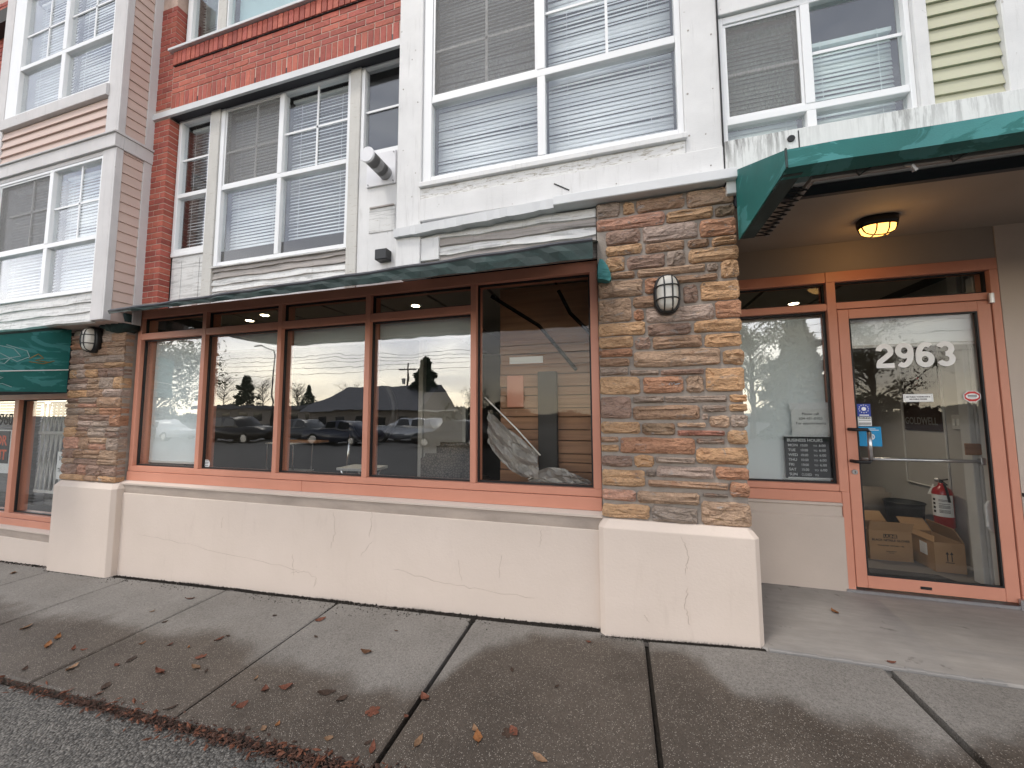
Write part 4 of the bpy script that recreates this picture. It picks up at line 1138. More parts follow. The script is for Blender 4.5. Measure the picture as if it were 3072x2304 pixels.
for i, (z, a, b) in enumerate(((1.065, -.115, -.085), (1.02, -.125, -.055), (.96, -.13, -.035), (.915, -.125, -.03), (.90, -.075, -.045))):
    rings.append([(a, 2.66, z), (a + .01, 2.61 - .01 * i, z), (b, 2.615 - .006 * i, z - .004), (b, 2.66, z)])
MB().loft(rings).build('canvas_flap', 'green', fa)

# ------------------------------------------------------------------ lamps
def bulkhead(name, label, loc, out, up, a, b, glass_m, lit=False, ring=1.22):
    """oval caged bulkhead lamp; a, b half width and half height of the glass, facing 'out'"""
    o = Vector(out).normalized(); u = Vector(up).normalized(); r = u.cross(o).normalized()
    Mx = Matrix((r, u, o)).transposed().to_4x4(); Mx.translation = Vector(loc)
    t = thing(name, label, 'lamp', loc)
    N_ = 28
    def ell(ka, kb, z, p=2.6):
        out_ = []
        for k in range(N_):
            th = 2 * math.pi * k / N_; c, s_ = math.cos(th), math.sin(th)
            out_.append((a * ka * math.copysign(abs(c) ** (2 / p), c), b * kb * math.copysign(abs(s_) ** (2 / p), s_), z))
        return out_
    rk = 1 + (ring - 1) * a / b
    MB().loft([ell(ring, rk, 0), ell(ring, rk, .035), ell(ring * .97, rk * .98, .05), ell(1.03, 1.02, .052), ell(1.03, 1.02, .03)]).xf(Mx).build('backplate', 'black', t, 0, True)
    H = .062
    MB().loft([ell(1, 1, .03), ell(.99, .99, .055), ell(.95, .965, .055 + H * .4), ell(.82, .88, .055 + H * .75), ell(.55, .66, .055 + H * .95), ell(.2, .3, .055 + H)]).xf(Mx).build('lamp_glass', glass_m, t, 0, True)
    cg = MB(); rr = .0048
    def dome(x, y):
        d = min(1, (abs(x / a) ** 2.6 + abs(y / b) ** 2.6)); return .058 + (H + .006) * (max(0, 1 - d) ** .5)
    for fx in (-.36, .36):
        cg.tube([(fx * a, b * 1.04 * k / 8, dome(fx * a, b * k / 8)) for k in range(-8, 9)], rr, 6)
    for fy in (-.36, .36):
        cg.tube([(a * 1.04 * k / 8, fy * b, dome(a * k / 8, fy * b)) for k in range(-8, 9)], rr, 6)
    cg.tube([Vector(p) for p in ell(1.07, 1.045, .056)], rr * 1.2, 6, True)
    cg.xf(Mx).build('cage', 'black', t, 0, True)
    if lit:
        ld = bpy.data.lights.new('bulb', 'POINT'); ld.energy = .7; ld.color = (1.0, .55, .18); ld.shadow_soft_size = .07
        lo = bpy.data.objects.new('bulb', ld); COL.objects.link(lo); lo.location = Vector(loc) + o * .20
    return t
bulkhead('wall_lamp', 'unlit oval bulkhead lamp with black cage on the broad stone pillar', (.322, 2.655, .776), (0, -1, 0), (0, 0, 1), .068, .118, 'opal')
bulkhead('wall_lamp', 'unlit oval bulkhead lamp with black cage on the left stone pillar', (-5.425, 2.655, .800), (0, -1, 0), (0, 0, 1), .070, .125, 'opal')
bulkhead('ceiling_lamp', 'lit amber bulkhead lamp on the soffit above the entry door', (1.76, 3.13, 1.342), (0, 0, -1), (1, 0, 0), .062, .098, 'lamp_on', True)

# flue pipe
fp = thing('flue_pipe', 'round metal flue with slotted sides and white cap beside the narrow window', 'flue pipe', (-1.975, 2.81, 2.17))
PX, PZ = -1.965, 2.150
m = MB().box(-2.170, -1.868, 2.800, 2.8175, 2.052, 2.362); pl_ = m.build('mounting_plate', 'white_metal', fp, .003)
for x, z in ((-2.15, 2.072), (-1.888, 2.072), (-1.888, 2.342), (-2.15, 2.342)): MB().tube([(x, 2.801, z), (x, 2.794, z)], .006, 8).build('bolt', 'galv', pl_)
def cyl(m, y0, y1, r0, r1=None, n=28): return m.tube([(PX, y0, PZ), (PX, y1, PZ)], [r0, r1 or r0], n)
cyl(MB(), 2.80, 2.545, .054).build('inner_tube', 'black', fp, 0, False)
m = MB(); cyl(m, 2.80, 2.745, .060); cyl(m, 2.69, 2.635, .060); cyl(m, 2.565, 2.548, .060)
for k in range(28):
    th = 2 * math.pi * k / 28
    for y0, y1 in ((2.746, 2.689), (2.636, 2.564)):
        c, s_ = math.cos(th), math.sin(th)
        m.tube([(PX + .0575 * c, y0, PZ + .0575 * s_), (PX + .0575 * c, y1, PZ + .0575 * s_)], .0024, 4)
m.build('slotted_sleeve', 'galv', fp)
cyl(MB(), 2.550, 2.532, .066).build('end_cap', 'white_metal', fp, .003)

# ------------------------------------------------------------------ signs and stickers
def plate(m, x0, x1, z0, z1, y, th=.003): return m.box(x0, x1, y, y + th, z0, z1)
hs = thing('hours_sign', 'charcoal business hours board hung inside the narrow window', 'sign', (1.45, 3.575, -.52))
plate(MB(), 1.285, 1.602, -.530, -.190, 3.578, .006).build('board', 'board', hs, .002)
plate(MB(), 1.285, 1.602, -.198, -.190, 3.574, .004).build('rim', 'letter', hs); plate(MB(), 1.30, 1.602, -.530, -.520, 3.574, .004).build('rim', 'letter', hs)
text('BUSINESS HOURS', .0335, (1.303, 3.5765, -.238), 'letter', hs, bold=.0006, sx=.94, depth=.0005)
for i, (d, a, b) in enumerate((('MON', '10:00', '6:00'), ('TUE', '10:00', '6:00'), ('WED', '10:00', '6:00'), ('THU', '10:00', '6:00'), ('FRI', '10:00', '6:00'), ('SAT', '10:00', '6:00'), ('SUN', 'CLOSED', ''))):
    z = -.276 - .0385 * i
    text(d, .029, (1.308, 3.5765, z), 'letter', hs, bold=.0003, depth=.0005); text(a, .027, (1.392, 3.5765, z), 'letter', hs, depth=.0005, sx=.9 if a != 'CLOSED' else .7)
    text('TO', .019, (1.482, 3.5765, z), 'letter', hs, depth=.0005); text(b, .027, (1.520, 3.5765, z), 'letter', hs, depth=.0005, sx=1.0)
ps = thing('paper_notice', 'white paper notice with a phone number taped above the hours board', 'notice', (1.47, 3.578, -.19))
plate(MB(), 1.345, 1.602, -.186, .022, 3.580, .002).build('sheet', 'paper', ps)
plate(MB(), 1.335, 1.602, .0225, .075, 3.5815, .0015).build('tape', 'slat', ps)
for s_, z in (('Please call', -.025), ('604-431-0103', -.062), ('For appointments', -.100)):
    text(s_, .029, (1.478, 3.5790, z), 'ink', ps, 'CENTER', 0, .0004)
st = thing('sticker', 'dark blue round-emblem sticker at the edge of the door glass', 'sticker', (1.80, 3.527, .01))
plate(MB(), 1.764, 1.849, -.036, .060, 3.5255, .001).build('sheet', 'blue', st)
e_ = MB()
for k in range(12):
    th = 2 * math.pi * k / 12; x, z = 1.806 + .030 * math.cos(th), .022 + .030 * math.sin(th); e_.box(x - .003, x + .003, 3.5248, 3.5254, z - .003, z + .003)
e_.tube([(1.806, 3.5254, .022), (1.806, 3.5247, .022)], .015, 14); e_.box(1.776, 1.836, 3.5248, 3.5254, -.030, -.022); e_.build('emblem', 'vinyl_white', st)
st = thing('sticker', 'white warning sticker between two blue stickers on the door glass', 'sticker', (1.80, 3.527, -.07))
plate(MB(), 1.764, 1.850, -.108, -.038, 3.5255, .001).build('sheet', 'paper', st)
text('WARNING', .0155, (1.807, 3.5250, -.053), 'ink', st, 'CENTER', .0006, .0003)
e_ = MB(); e_.box(1.768, 1.846, 3.5249, 3.5254, -.066, -.063); e_.box(1.768, 1.846, 3.5249, 3.5254, -.090, -.084); e_.box(1.768, 1.846, 3.5249, 3.5254, -.100, -.096); e_.build('print', 'ink', st)
st = thing('sticker', 'bright cyan square sticker behind the door handle', 'sticker', (1.83, 3.527, -.19))
plate(MB(), 1.764, 1.905, -.262, -.114, 3.5255, .001).build('sheet', 'cyan', st)
e_ = MB(); e_.tube([(1.842 + .017 * math.cos(t_), 3.5252, -.19 + .019 * math.sin(t_)) for t_ in [k * math.pi / 8 for k in range(16)]], .0045, 4, True); e_.box(1.836, 1.848, 3.5246, 3.5254, -.207, -.173)
e_.box(1.80, 1.87, 3.5249, 3.5254, -.132, -.128); e_.box(1.80, 1.89, 3.5249, 3.5254, -.142, -.138); e_.build('print', 'letter', st)
st = thing('sticker', 'red and white octagonal security sticker at the right of the door glass', 'sticker', (2.456, 3.527, .11))
oc = lambda r, kx=1.2: [(2.456 + kx * r * math.cos(math.pi / 8 + k * math.pi / 4), .108 + r * math.sin(math.pi / 8 + k * math.pi / 4)) for k in range(8)]
MB().py(oc(.044), 3.5256, 3.5266).build('rim', 'letter', st); MB().py(oc(.039), 3.5249, 3.5255).build('sheet', 'red', st)
MB().py([(2.456 + .037 * math.cos(k * math.pi / 8), .108 + .021 * math.sin(k * math.pi / 8)) for k in range(16)], 3.5243, 3.5248).build('label_field', 'vinyl_white', st)
e_ = MB(); e_.box(2.430, 2.482, 3.5239, 3.5242, .113, .119); e_.box(2.430, 2.482, 3.5239, 3.5242, .103, .108); e_.box(2.436, 2.476, 3.5239, 3.5242, .095, .097); e_.build('print', 'ink', st)
st = thing('paper_notice', 'white strip notice about washrooms at eye height on the door glass', 'notice', (2.14, 3.527, .07))
plate(MB(), 2.056, 2.233, .072, .130, 3.5255, .001).build('sheet', 'vinyl_white', st)
text('NO PUBLIC WASHROOM &', .0118, (2.144, 3.5250, .105), 'ink', st, 'CENTER', .0005, .0003); text('NO PUBLIC PHONE', .0118, (2.144, 3.5250, .088), 'ink', st, 'CENTER', .0005, .0003)
e_ = MB()
for a, b, c, d in ((2.064, 2.226, .1235, .1245), (2.064, 2.226, .0765, .0775), (2.064, 2.065, .0775, .1235), (2.225, 2.226, .0775, .1235)): e_.box(a, b, 3.5250, 3.5254, c, d)
e_.build('border', 'ink_grey', st)
st = thing('sticker', 'small white alarm sticker low on the second shop pane', 'sticker', (-3.935, 2.81, -.5))
MB().py([(-3.965, -.525), (-3.925, -.525), (-3.905, -.512), (-3.900, -.49), (-3.908, -.465), (-3.925, -.450), (-3.965, -.450)], 2.8085, 2.8105).build('sheet', 'paper', st)
e_ = MB()
for z in (-.463, -.478, -.492, -.510): e_.box(-3.960, -3.915, 2.8078, 2.8084, z, z + .005)
e_.build('print', 'ink', st)
sk = MB()
def chalk(m, pts, r=.0022): m.tube([(x, 2.6475, z) for x, z in pts], r, 4)
chalk(sk, [(.245, .190), (.275, .200), (.268, .186), (.250, .180), (.285, .178), (.292, .196), (.300, .180), (.310, .194), (.318, .180), (.330, .204), (.336, .180), (.348, .200), (.356, .182), (.385, .188)])
tag(sk.build('chalk_scribble', 'chalk', None, 0, False, (.32, 2.647, .19)), 'faint pale blue scribble on a stone of the broad pillar', 'graffiti')
# gated shop: number, sign, notice
nm = thing('shop_number', 'black street number on the far left shop pane', 'number', (-7.2, 2.81, 0))
text('2960', .20, (-7.58, 2.809, -.12), 'ink', nm, bold=.002, depth=.0008, sx=.95)
sg = thing('rent_sign', 'black sign with orange letters behind the far left shop pane', 'sign', (-7.3, 2.83, -.5))
plate(MB(), -7.92, -7.30, -.60, -.20, 2.834, .006).build('board', 'board', sg); plate(MB(), -7.94, -7.275, -.72, -.185, 2.8405, .002).build('sheet', 'paper', sg)
text('FOR', .17, (-7.345, 2.833, -.375), 'orange', sg, 'RIGHT', .004, .0008); text('RENT', .17, (-7.335, 2.833, -.55), 'orange', sg, 'RIGHT', .004, .0008)
nt_ = thing('paper_notice', 'white paper notice about a weekly discount in the gated window', 'notice', (-6.05, 2.83, -.6))
plate(MB(), -6.33, -5.945, -.745, -.43, 2.834, .002).build('sheet', 'paper', nt_)
text('10% OFF', .075, (-6.30, 2.833, -.53), 'ink', nt_, depth=.0005, sx=.85); text('THIS WEEK', .070, (-6.31, 2.833, -.665), 'ink', nt_, depth=.0005, sx=.85)
# folding gate
fg = thing('folding_gate', 'white scissor security gate behind the left shop glass', 'gate', (-6.4, 2.92, -1.1))
for z in (-.93, -.22): MB().box(-6.95, -5.94, 2.925, 2.945, z - .018, z + .018).build('rail', 'in_white', fg, .003)
for (z0, z1) in ((-.93, -.24), (-.24, .14)):
    nx = 11
    for i in range(nx):
        xa = -6.93 + .09 * i
        MB().tube([(xa, 2.93, z0), (xa + .09, 2.93, z1)], .0085, 5).build('lattice_bar', 'in_white', fg)
        MB().tube([(xa + .09, 2.94, z0), (xa, 2.95, z1)], .0085, 5).build('lattice_bar', 'in_white', fg)
venetian('grey blind behind the folding gate', -6.955, -5.94, -1.12, .17, 3.02, .038, 50, 'slat_dark', .03, 'venetian blinds in the gated shop')
venetian('grey blind behind the rent sign', -8.04, -7.06, -1.12, .17, 2.98, .038, 50, 'slat_dark', .03, 'venetian blinds in the gated shop')
# ------------------------------------------------------------------ inside the shop
FZ = -1.33
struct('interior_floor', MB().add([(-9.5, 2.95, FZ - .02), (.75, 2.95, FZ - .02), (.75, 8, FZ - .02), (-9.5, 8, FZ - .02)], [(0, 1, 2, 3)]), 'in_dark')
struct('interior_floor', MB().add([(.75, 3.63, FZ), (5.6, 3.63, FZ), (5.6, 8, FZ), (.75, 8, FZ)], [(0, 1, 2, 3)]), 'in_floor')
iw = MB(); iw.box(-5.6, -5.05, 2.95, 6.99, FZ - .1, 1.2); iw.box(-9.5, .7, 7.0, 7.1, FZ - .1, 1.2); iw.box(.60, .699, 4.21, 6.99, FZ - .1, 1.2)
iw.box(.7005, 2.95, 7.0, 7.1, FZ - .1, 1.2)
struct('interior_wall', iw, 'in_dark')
iw = MB(); iw.box(2.880, 3.0, 3.63, 7.0, FZ - .1, 1.2); iw.box(.755, .775, 3.63, 4.2, FZ - .1, 1.2)
struct('interior_wall', iw, 'in_wall')
ic = MB(); xs_ = [-9.5 + .63 * i for i in range(0, 21)]
xs_ = [-4.96 + .633 * i for i in range(-3, 13)]
for a, b in zip(xs_, xs_[1:]): ic.box(a + .018, b - .018, 2.92 if b < .76 else 3.66, 7.0, 1.165, 1.20)
ic = struct('interior_ceiling', ic, 'in_ceil')
MB().box(-9.5, .74, 2.92, 7.0, 1.2005, 1.22).box(.741, 2.95, 3.66, 7.0, 1.2005, 1.22).build('ceiling_backing', 'gasket', ic)
def pot(x, y, label):
    t = thing('recessed_light', label, 'ceiling light', (x, y, 1.165), 'recessed lights in the salon ceiling')
    MB().lathe([(.045, -.004), (.058, -.004), (.060, .001), (.045, .001)], (x, y, 1.163), 18).build('trim_ring', 'in_white', t)
    MB().lathe([(.001, -.006), (.043, -.006), (.043, -.002), (.001, -.002)], (x, y, 1.163), 16).build('lens', 'pot_on', t)
    ld = bpy.data.lights.new('spot_bulb', 'SPOT'); ld.energy = 9 if x < .7 else 30; ld.color = (1, .84, .62); ld.spot_size = rad(96); ld.spot_blend = .6; ld.shadow_soft_size = .05
    lo = bpy.data.objects.new('spot_bulb', ld); COL.objects.link(lo); lo.location = (x, y, 1.14)
pot(-3.99, 3.40, 'lit recessed light nearer the glass in the second transom'); pot(-4.40, 3.55, 'lit recessed light farther left in the second transom'); pot(-2.09, 3.56, 'lit recessed light in the fourth transom')
pot(-2.69, 4.10, 'lit recessed light just above the blind of the fourth pane'); pot(1.83, 4.64, 'lit recessed light seen over the narrow side window')
def rblind(label, x0, x1, zt, zb, y, group='roller blinds behind the shop glass'):
    t = thing('roller_blind', label, 'blind', ((x0 + x1) / 2, y, zt), group)
    MB().box(x0, x1, y, y + .002, zb, zt).build('blind_fabric', 'roller', t)
    MB().box(x0, x1, y - .006, y + .008, zb - .024, zb).build('bottom_bar', 'in_white', t, .003)
    MB().tube([(x0, y + .02, zt + .01), (x1, y + .02, zt + .01)], .022, 10).build('roller_tube', 'in_white', t, 0, True)
rblind('white roller blind drawn all the way down in the first shop pane', -4.89, -4.035, .80, -.49, 2.885)
rblind('white roller blind rolled up high in the second shop pane', -3.965, -3.075, .80, .650, 2.885)
rblind('white roller blind rolled up high in the third shop pane', -3.005, -2.115, .80, .655, 2.885)
rblind('white roller blind rolled up high in the fourth shop pane', -2.045, -1.13, .80, .655, 2.885)
rblind('white roller blind drawn down in the narrow side window', .80, 1.597, .765, -.545, 3.605)
rblind('white roller blind rolled up at the top of the glass door', 1.75, 2.56, .74, .525, 3.610)
# entry furniture
def carton(label, x0, x1, y0, y1, z0, z1, rz=0, piv=None, flaps=(1, 1, 1, 1)):
    t = thing('cardboard_box', label, 'box', ((x0 + x1) / 2, (y0 + y1) / 2, z0))
    mt = Matrix.Translation(piv or (x0, y0, 0)) @ Matrix.Rotation(rz, 4, 'Z') @ Matrix.Translation(-Vector(piv or (x0, y0, 0)))
    th = .006; m = MB()
    m.box(x0, x1, y0, y0 + th, z0, z1); m.box(x0, x1, y1 - th, y1, z0, z1); m.box(x0, x0 + th, y0 + th, y1 - th, z0, z1); m.box(x1 - th, x1, y0 + th, y1 - th, z0, z1); m.box(x0 + th, x1 - th, y0 + th, y1 - th, z0, z0 + th)
    m.xf(mt).build('carton', 'card', t)
    f = (y1 - y0) * .42
    fs = [[(x0, y0, z1), (x1, y0, z1), (x1 + .01, y0 - f * .25, z1 + f * .75), (x0 - .005, y0 - f * .25, z1 + f * .75)],
          [(x0, y1, z1), (x1, y1, z1), (x1, y1 + f * .7, z1 + f * .55), (x0, y1 + f * .7, z1 + f * .55)],
          [(x0, y0 + .01, z1), (x0, y1 - .01, z1), (x0 - f * .8, y1 - .02, z1 + f * .15), (x0 - f * .8, y0 + .02, z1 + f * .15)],
          [(x1, y0 + .01, z1), (x1, y1 - .01, z1), (x1 - f * .3, y1 - .02, z1 + f * .7), (x1 - f * .3, y0 + .02, z1 + f * .7)]]
    for k in range(4):
        if flaps[k]: quadpanel(MB(), *fs[k], .005).xf(mt).build('flap', 'card', t)
    return t, mt
b1, m1 = carton('open brown carton printed with black glove lettering inside the door', 2.155, 2.468, 4.270, 4.60, FZ + .001, -1.065, flaps=(0, 1, 1, 0))
quadpanel(MB(), (2.155, 4.270, -1.065), (2.468, 4.270, -1.065), (2.470, 4.240, -.985), (2.150, 4.240, -.985), .005).build('flap', 'card', b1)
plate(MB(), 2.262, 2.362, -1.132, -1.098, 4.2685, .001).build('print', 'ink', b1); text('ULINE', .034, (2.312, 4.2675, -1.127), 'card', b1, 'CENTER', .0012, .0004)
text('BLACK NITRILE GLOVES', .0255, (2.312, 4.2685, -1.160), 'ink', b1, 'CENTER', .0006, .0004)
text('POWDER-FREE  DISPOSABLE  4 MIL', .0125, (2.312, 4.2685, -1.203), 'ink', b1, 'CENTER', .0003, .0004)
e_ = MB(); e_.box(2.275, 2.35, 4.2685, 4.2695, -1.250, -1.246); e_.box(2.292, 2.333, 4.2685, 4.2695, -1.262, -1.259); e_.build('print', 'ink', b1)
b2, m2 = carton('open brown carton marked with two upward arrows inside the door', 2.505, 2.700, 4.085, 4.46, FZ + .001, -1.090, rad(-3), flaps=(0, 1, 0, 1))
quadpanel(MB(), (2.505, 4.085, -1.09), (2.505, 4.46, -1.09), (2.53, 4.44, -1.05), (2.535, 4.12, -1.05), .005).build('flap', 'card', b2)
e_ = MB()
for x in (2.585, 2.613):
    e_.box(x - .003, x + .003, 4.0835, 4.0843, -1.238, -1.175); e_.py([(x - .011, -1.182), (x + .011, -1.182), (x, -1.160)], 4.0835, 4.0843)
e_.box(2.572, 2.626, 4.0835, 4.0843, -1.250, -1.245); e_.xf(m2).build('print', 'ink', b2)
MB().box(2.5035, 2.5045, 4.17, 4.26, -1.225, -1.125).xf(m2).build('shipping_label', 'paper', b2)
b3, m3 = carton('brown carton lying behind the printed carton by the sofa', 1.90, 2.13, 4.45, 4.85, FZ + .001, -1.05, rad(8), flaps=(1, 1, 1, 0))
bn = thing('waste_bin', 'black mesh waste bin behind the two cartons', 'bin', (2.68, 4.70, FZ))
MB().lathe([(.105, 0), (.145, .44), (.150, .445), (.143, .44), (.103, .01)], (2.675, 4.70, FZ + .001), 24).build('bin_body', 'binm', bn, 0, True)
MB().tube([(2.675 + .148 * math.cos(k * math.pi / 12), 4.70 + .148 * math.sin(k * math.pi / 12), FZ + .445) for k in range(24)], .006, 6, True).build('rim', 'black', bn, 0, True)
ex = thing('fire_extinguisher', 'red fire extinguisher hung on the grey wall inside the door', 'fire extinguisher', (2.80, 4.42, -1.03))
EX, EY = 2.79, 4.40
bd_ = MB().lathe([(.001, 0), (.060, .0), (.066, .012), (.067, .30), (.058, .335), (.030, .36), (.022, .375), (.022, .39), (.001, .39)], (EX, EY, -1.035), 20).build('cylinder', 'ext_red', ex, 0, True)
lb_ = MB(); rings = [[(EX + .0675 * math.cos(t_), EY + .0675 * math.sin(t_), z) for t_ in [rad(150 + 150 * k / 12) for k in range(13)]] for z in (-.935, -.745)]
lb_.loft(rings, False, False).build('label', 'paper', bd_)
e_ = MB()
for z in (-.79, -.80, -.825, -.84, -.85, -.86, -.88, -.89, -.90):
    t0 = 215; rr_ = .0682
    e_.loft([[(EX + rr_ * math.cos(rad(t0 + 60 * k / 6)), EY + rr_ * math.sin(rad(t0 + 60 * k / 6)), zz) for k in range(7)] for zz in (z, z + .004)], False, False)
for z in (-.80, -.835, -.87, -.905):
    e_.loft([[(EX + .0682 * math.cos(rad(178 + 18 * k / 3)), EY + .0682 * math.sin(rad(178 + 18 * k / 3)), zz) for k in range(4)] for zz in (z, z + .02)], False, False)
e_.build('print', 'ink', bd_)
m = MB(); m.tube([(EX, EY, -.655), (EX, EY, -.615)], .014, 8); m.tube([(EX + .01, EY, -.62), (EX - .02, EY - .10, -.598)], .007, 6); m.tube([(EX + .01, EY, -.635), (EX - .02, EY - .09, -.648)], .007, 6); m.build('valve_levers', 'black', ex)
MB().tube([(EX, EY + .03, -.625), (EX - .015, EY + .045, -.625)], .018, 12).build('gauge', 'steel', ex)
MB().tube([(EX, EY - .03, -.65), (EX - .02, EY - .085, -.70), (EX - .01, EY - .09, -.80)], .009, 6).build('hose', 'black', ex)
quadpanel(MB(), (EX - .05, EY + .09, -.76), (EX - .05, EY + .05, -.76), (EX - .04, EY + .02, -.66), (EX - .04, EY + .035, -.66), .002).build('tag', 'slat', ex)
po = thing('poster', 'dark framed portrait poster with pale lettering on the grey inner wall', 'poster', (2.87, 4.68, -.2))
MB().box(2.868, 2.8795, 4.46, 4.93, -.185, .640).build('frame', 'hair', po, .003)
P_ = lambda pts, x: [(x, y, z) for y, z in pts]
def wallpoly(pts, x0, x1, name, mt): MB().px(pts, x0, x1).build(name, mt, po)
wallpoly([(4.70 + .075 * math.cos(t_), .40 + .11 * math.sin(t_)) for t_ in [k * math.pi / 9 for k in range(18)]], 2.8665, 2.868, 'face', 'skin')
wallpoly([(4.60, .05), (4.82, .05), (4.76, .30), (4.66, .30)], 2.8668, 2.868, 'neck', 'skin')
wallpoly([(4.70 + .022 * math.cos(t_), .33 + .012 * math.sin(t_)) for t_ in [k * math.pi / 6 for k in range(12)]], 2.8655, 2.8663, 'lips', 'red')
text('GOLDWELL', .098, (2.8660, 4.915, -.125), 'ink_grey', po, bold=.0012, depth=.0005, sx=.80, rot=(math.pi / 2, 0, -math.pi / 2))
cd = MB()
for y in (4.96, 4.43):
    cd.tube([(2.872, y, .9), (2.872, y, -.72)], .008, 6)
cd.tube([(2.872, 4.96, -.72), (2.872, 4.55, -.72)], .008, 6)
tag(cd.build('cable_conduit', 'in_white', None, 0, False, (2.87, 4.7, -.72)), 'pale cable conduits running down the grey inner wall', 'conduit')
sw2 = thing('light_switch', 'double light switch on the grey wall inside the door', 'switch', (2.875, 4.29, -.1)); MB().box(2.870, 2.8795, 4.23, 4.35, -.16, -.03).build('plate', 'in_white', sw2, .003)
for y in (4.26, 4.305): MB().box(2.864, 2.8699, y, y + .028, -.125, -.065).build('rocker', 'paper', sw2, .002)
dp = thing('door_post', 'fluted white post standing inside the door on its hinge side', 'post', (2.72, 3.78, FZ))
for k, (a, b) in enumerate(((2.655, 2.690), (2.692, 2.712), (2.716, 2.736), (2.740, 2.800), (2.803, 2.87))): MB().box(a, b, 3.86 - .012 * (k % 2), 3.95, FZ, 1.16).build('flute', 'in_white', dp, .004)
MB().box(2.60, 2.652, 3.64, 3.70, FZ, 1.02).build('jamb', 'in_white', dp, .004)
lk = thing('door_catch', 'dark brass catch plate on the fluted white post', 'latch', (2.70, 3.84, -.3)); MB().py([(2.60, -.34), (2.69, -.34), (2.715, -.32), (2.715, -.27), (2.69, -.25), (2.60, -.25)], 3.835, 3.845).build('plate', 'wood_brown', lk, .002)
# door pull cover: rounded white panel
wp2 = thing('wall_pad', 'rounded white pad at the hinge edge inside the door', 'pad', (2.56, 3.6, -.75)); MB().py([(2.575, -.88), (2.53, -.86), (2.51, -.82), (2.51, -.68), (2.53, -.64), (2.575, -.63)], 3.58, 3.60).build('pad', 'in_white', wp2, .006)
mt_ = MB().pz([(1.68, 3.70), (2.45, 3.72), (2.50, 3.86), (2.45, 3.98), (1.68, 4.03)], FZ + .002, FZ + .012); tag(mt_.build('floor_mat', 'mat_grey', None, .003, False, (2.1, 3.9, FZ)), 'dark grey mat on the floor just inside the door', 'mat')
so = thing('sofa', 'beige padded seat back standing behind the cartons', 'sofa', (2.1, 5.1, FZ))
MB().box(1.35, 2.72, 4.90, 5.08, FZ + .1, -.80).build('backrest', 'sofa', so, .05, True, seg=3); MB().box(1.35, 2.72, 5.0805, 5.6, FZ + .08, -1.0).build('seat', 'sofa', so, .04, True, seg=3)
for x in (1.42, 2.62): MB().box(x, x + .05, 5.1, 5.5, FZ, FZ + .08).build('leg', 'black', so)
pc = thing('picture_frame', 'picture with black frame on the far inner wall', 'picture', (3.6, 6.98, .2)); 
for nme, x0, x1, z0, z1, mt, yy in (('frame', 1.93, 2.32, -.35, .78, 'black', 6.985), ('print', 1.98, 2.27, -.30, .73, 'wood_brown', 6.975)): MB().box(x0, x1, yy, yy + .014, z0, z1).build(nme, mt, pc)
dw = thing('inner_doorway', 'dark doorway with pale trim in the far inner wall', 'doorway', (2.6, 6.98, FZ)); MB().box(2.45, 2.62, 6.98, 6.999, -.42, .62).build('opening', 'hair', dw); MB().box(2.62, 2.74, 6.96, 6.999, -.45, .70).build('trim', 'in_white', dw, .004)
# salon things behind panes 2-4
tr = thing('salon_trolley', 'chrome salon trolley behind the second shop pane', 'trolley', (-3.3, 3.9, FZ))
for x in (-4.25, -3.85):
    for y in (3.75, 4.05): MB().tube([(x, y, FZ), (x, y, -.36)], .012, 8).build('leg', 'chrome', tr)
for z in (-.36, -.72, -1.12): MB().box(-4.27, -3.83, 3.73, 4.07, z - .012, z).build('shelf', 'in_white', tr, .003)
MB().box(-4.15, -3.55, 3.80, 4.0, -.359, -.335).build('tray', 'wood_brown', tr, .003)
dr = thing('hood_dryer', 'ring-shaped hair processor on a stand behind the third shop pane', 'hair dryer', (-3.0, 4.1, FZ))
MB().tube([(-3.02 + .34 * math.cos(t_), 4.1, .02 + .40 * math.sin(t_)) for t_ in [rad(-150 + 250 * k / 24) for k in range(25)]], .04, 8).build('ring', 'black', dr, 0, True)
MB().tube([(-3.30, 4.1, -.17), (-3.36, 4.12, -.6), (-3.36, 4.12, FZ)], .022, 8).build('stand', 'chrome', dr, 0, True); MB().lathe([(.22, 0), (.20, .04), (.03, .05), (.03, .06)], (-3.36, 4.12, FZ), 14).build('foot', 'black', dr)
def chair(x, y, label, h=.0):
    t = thing('salon_chair', label, 'chair', (x, y, FZ), 'salon chairs')
    MB().box(x - .27, x + .27, y - .06, y + .06, FZ + .42, FZ + .92 + h).build('backrest', 'leopard', t, .05, True, seg=3); MB().box(x - .27, x + .27, y + .061, y + .55, FZ + .38, FZ + .50).build('seat', 'leopard', t, .04, True, seg=3)
    MB().tube([(x, y + .3, FZ), (x, y + .3, FZ + .38)], .035, 10).build('pedestal', 'chrome', t); MB().lathe([(.26, 0), (.25, .03), (.04, .05)], (x, y + .3, FZ), 16).build('foot', 'chrome', t)
chair(-1.72, 3.55, 'spotted salon chair nearest the glass of the fourth pane'); chair(-1.95, 4.35, 'spotted salon chair standing further in behind the fourth pane', .05)
pi = thing('mirror_stand', 'white framed mirror panel standing in the shop behind the fourth pane', 'mirror', (-2.3, 4.8, FZ)); MB().box(-2.75, -2.68, 4.8, 4.9, FZ, 1.16).build('post', 'in_white', pi, .004); MB().box(-2.679, -2.08, 4.84, 4.88, FZ + .3, .30).build('panel', 'in_wall', pi); MB().box(-2.079, -2.03, 4.82, 4.9, FZ + .3, .32).build('post', 'in_white', pi, .004)
ct = thing('display_counter', 'narrow white counter behind the third shop pane', 'counter', (-2.5, 3.6, FZ)); MB().box(-3.0, -2.55, 3.5, 3.8, -.62, -.59).build('top', 'in_white', ct, .003)
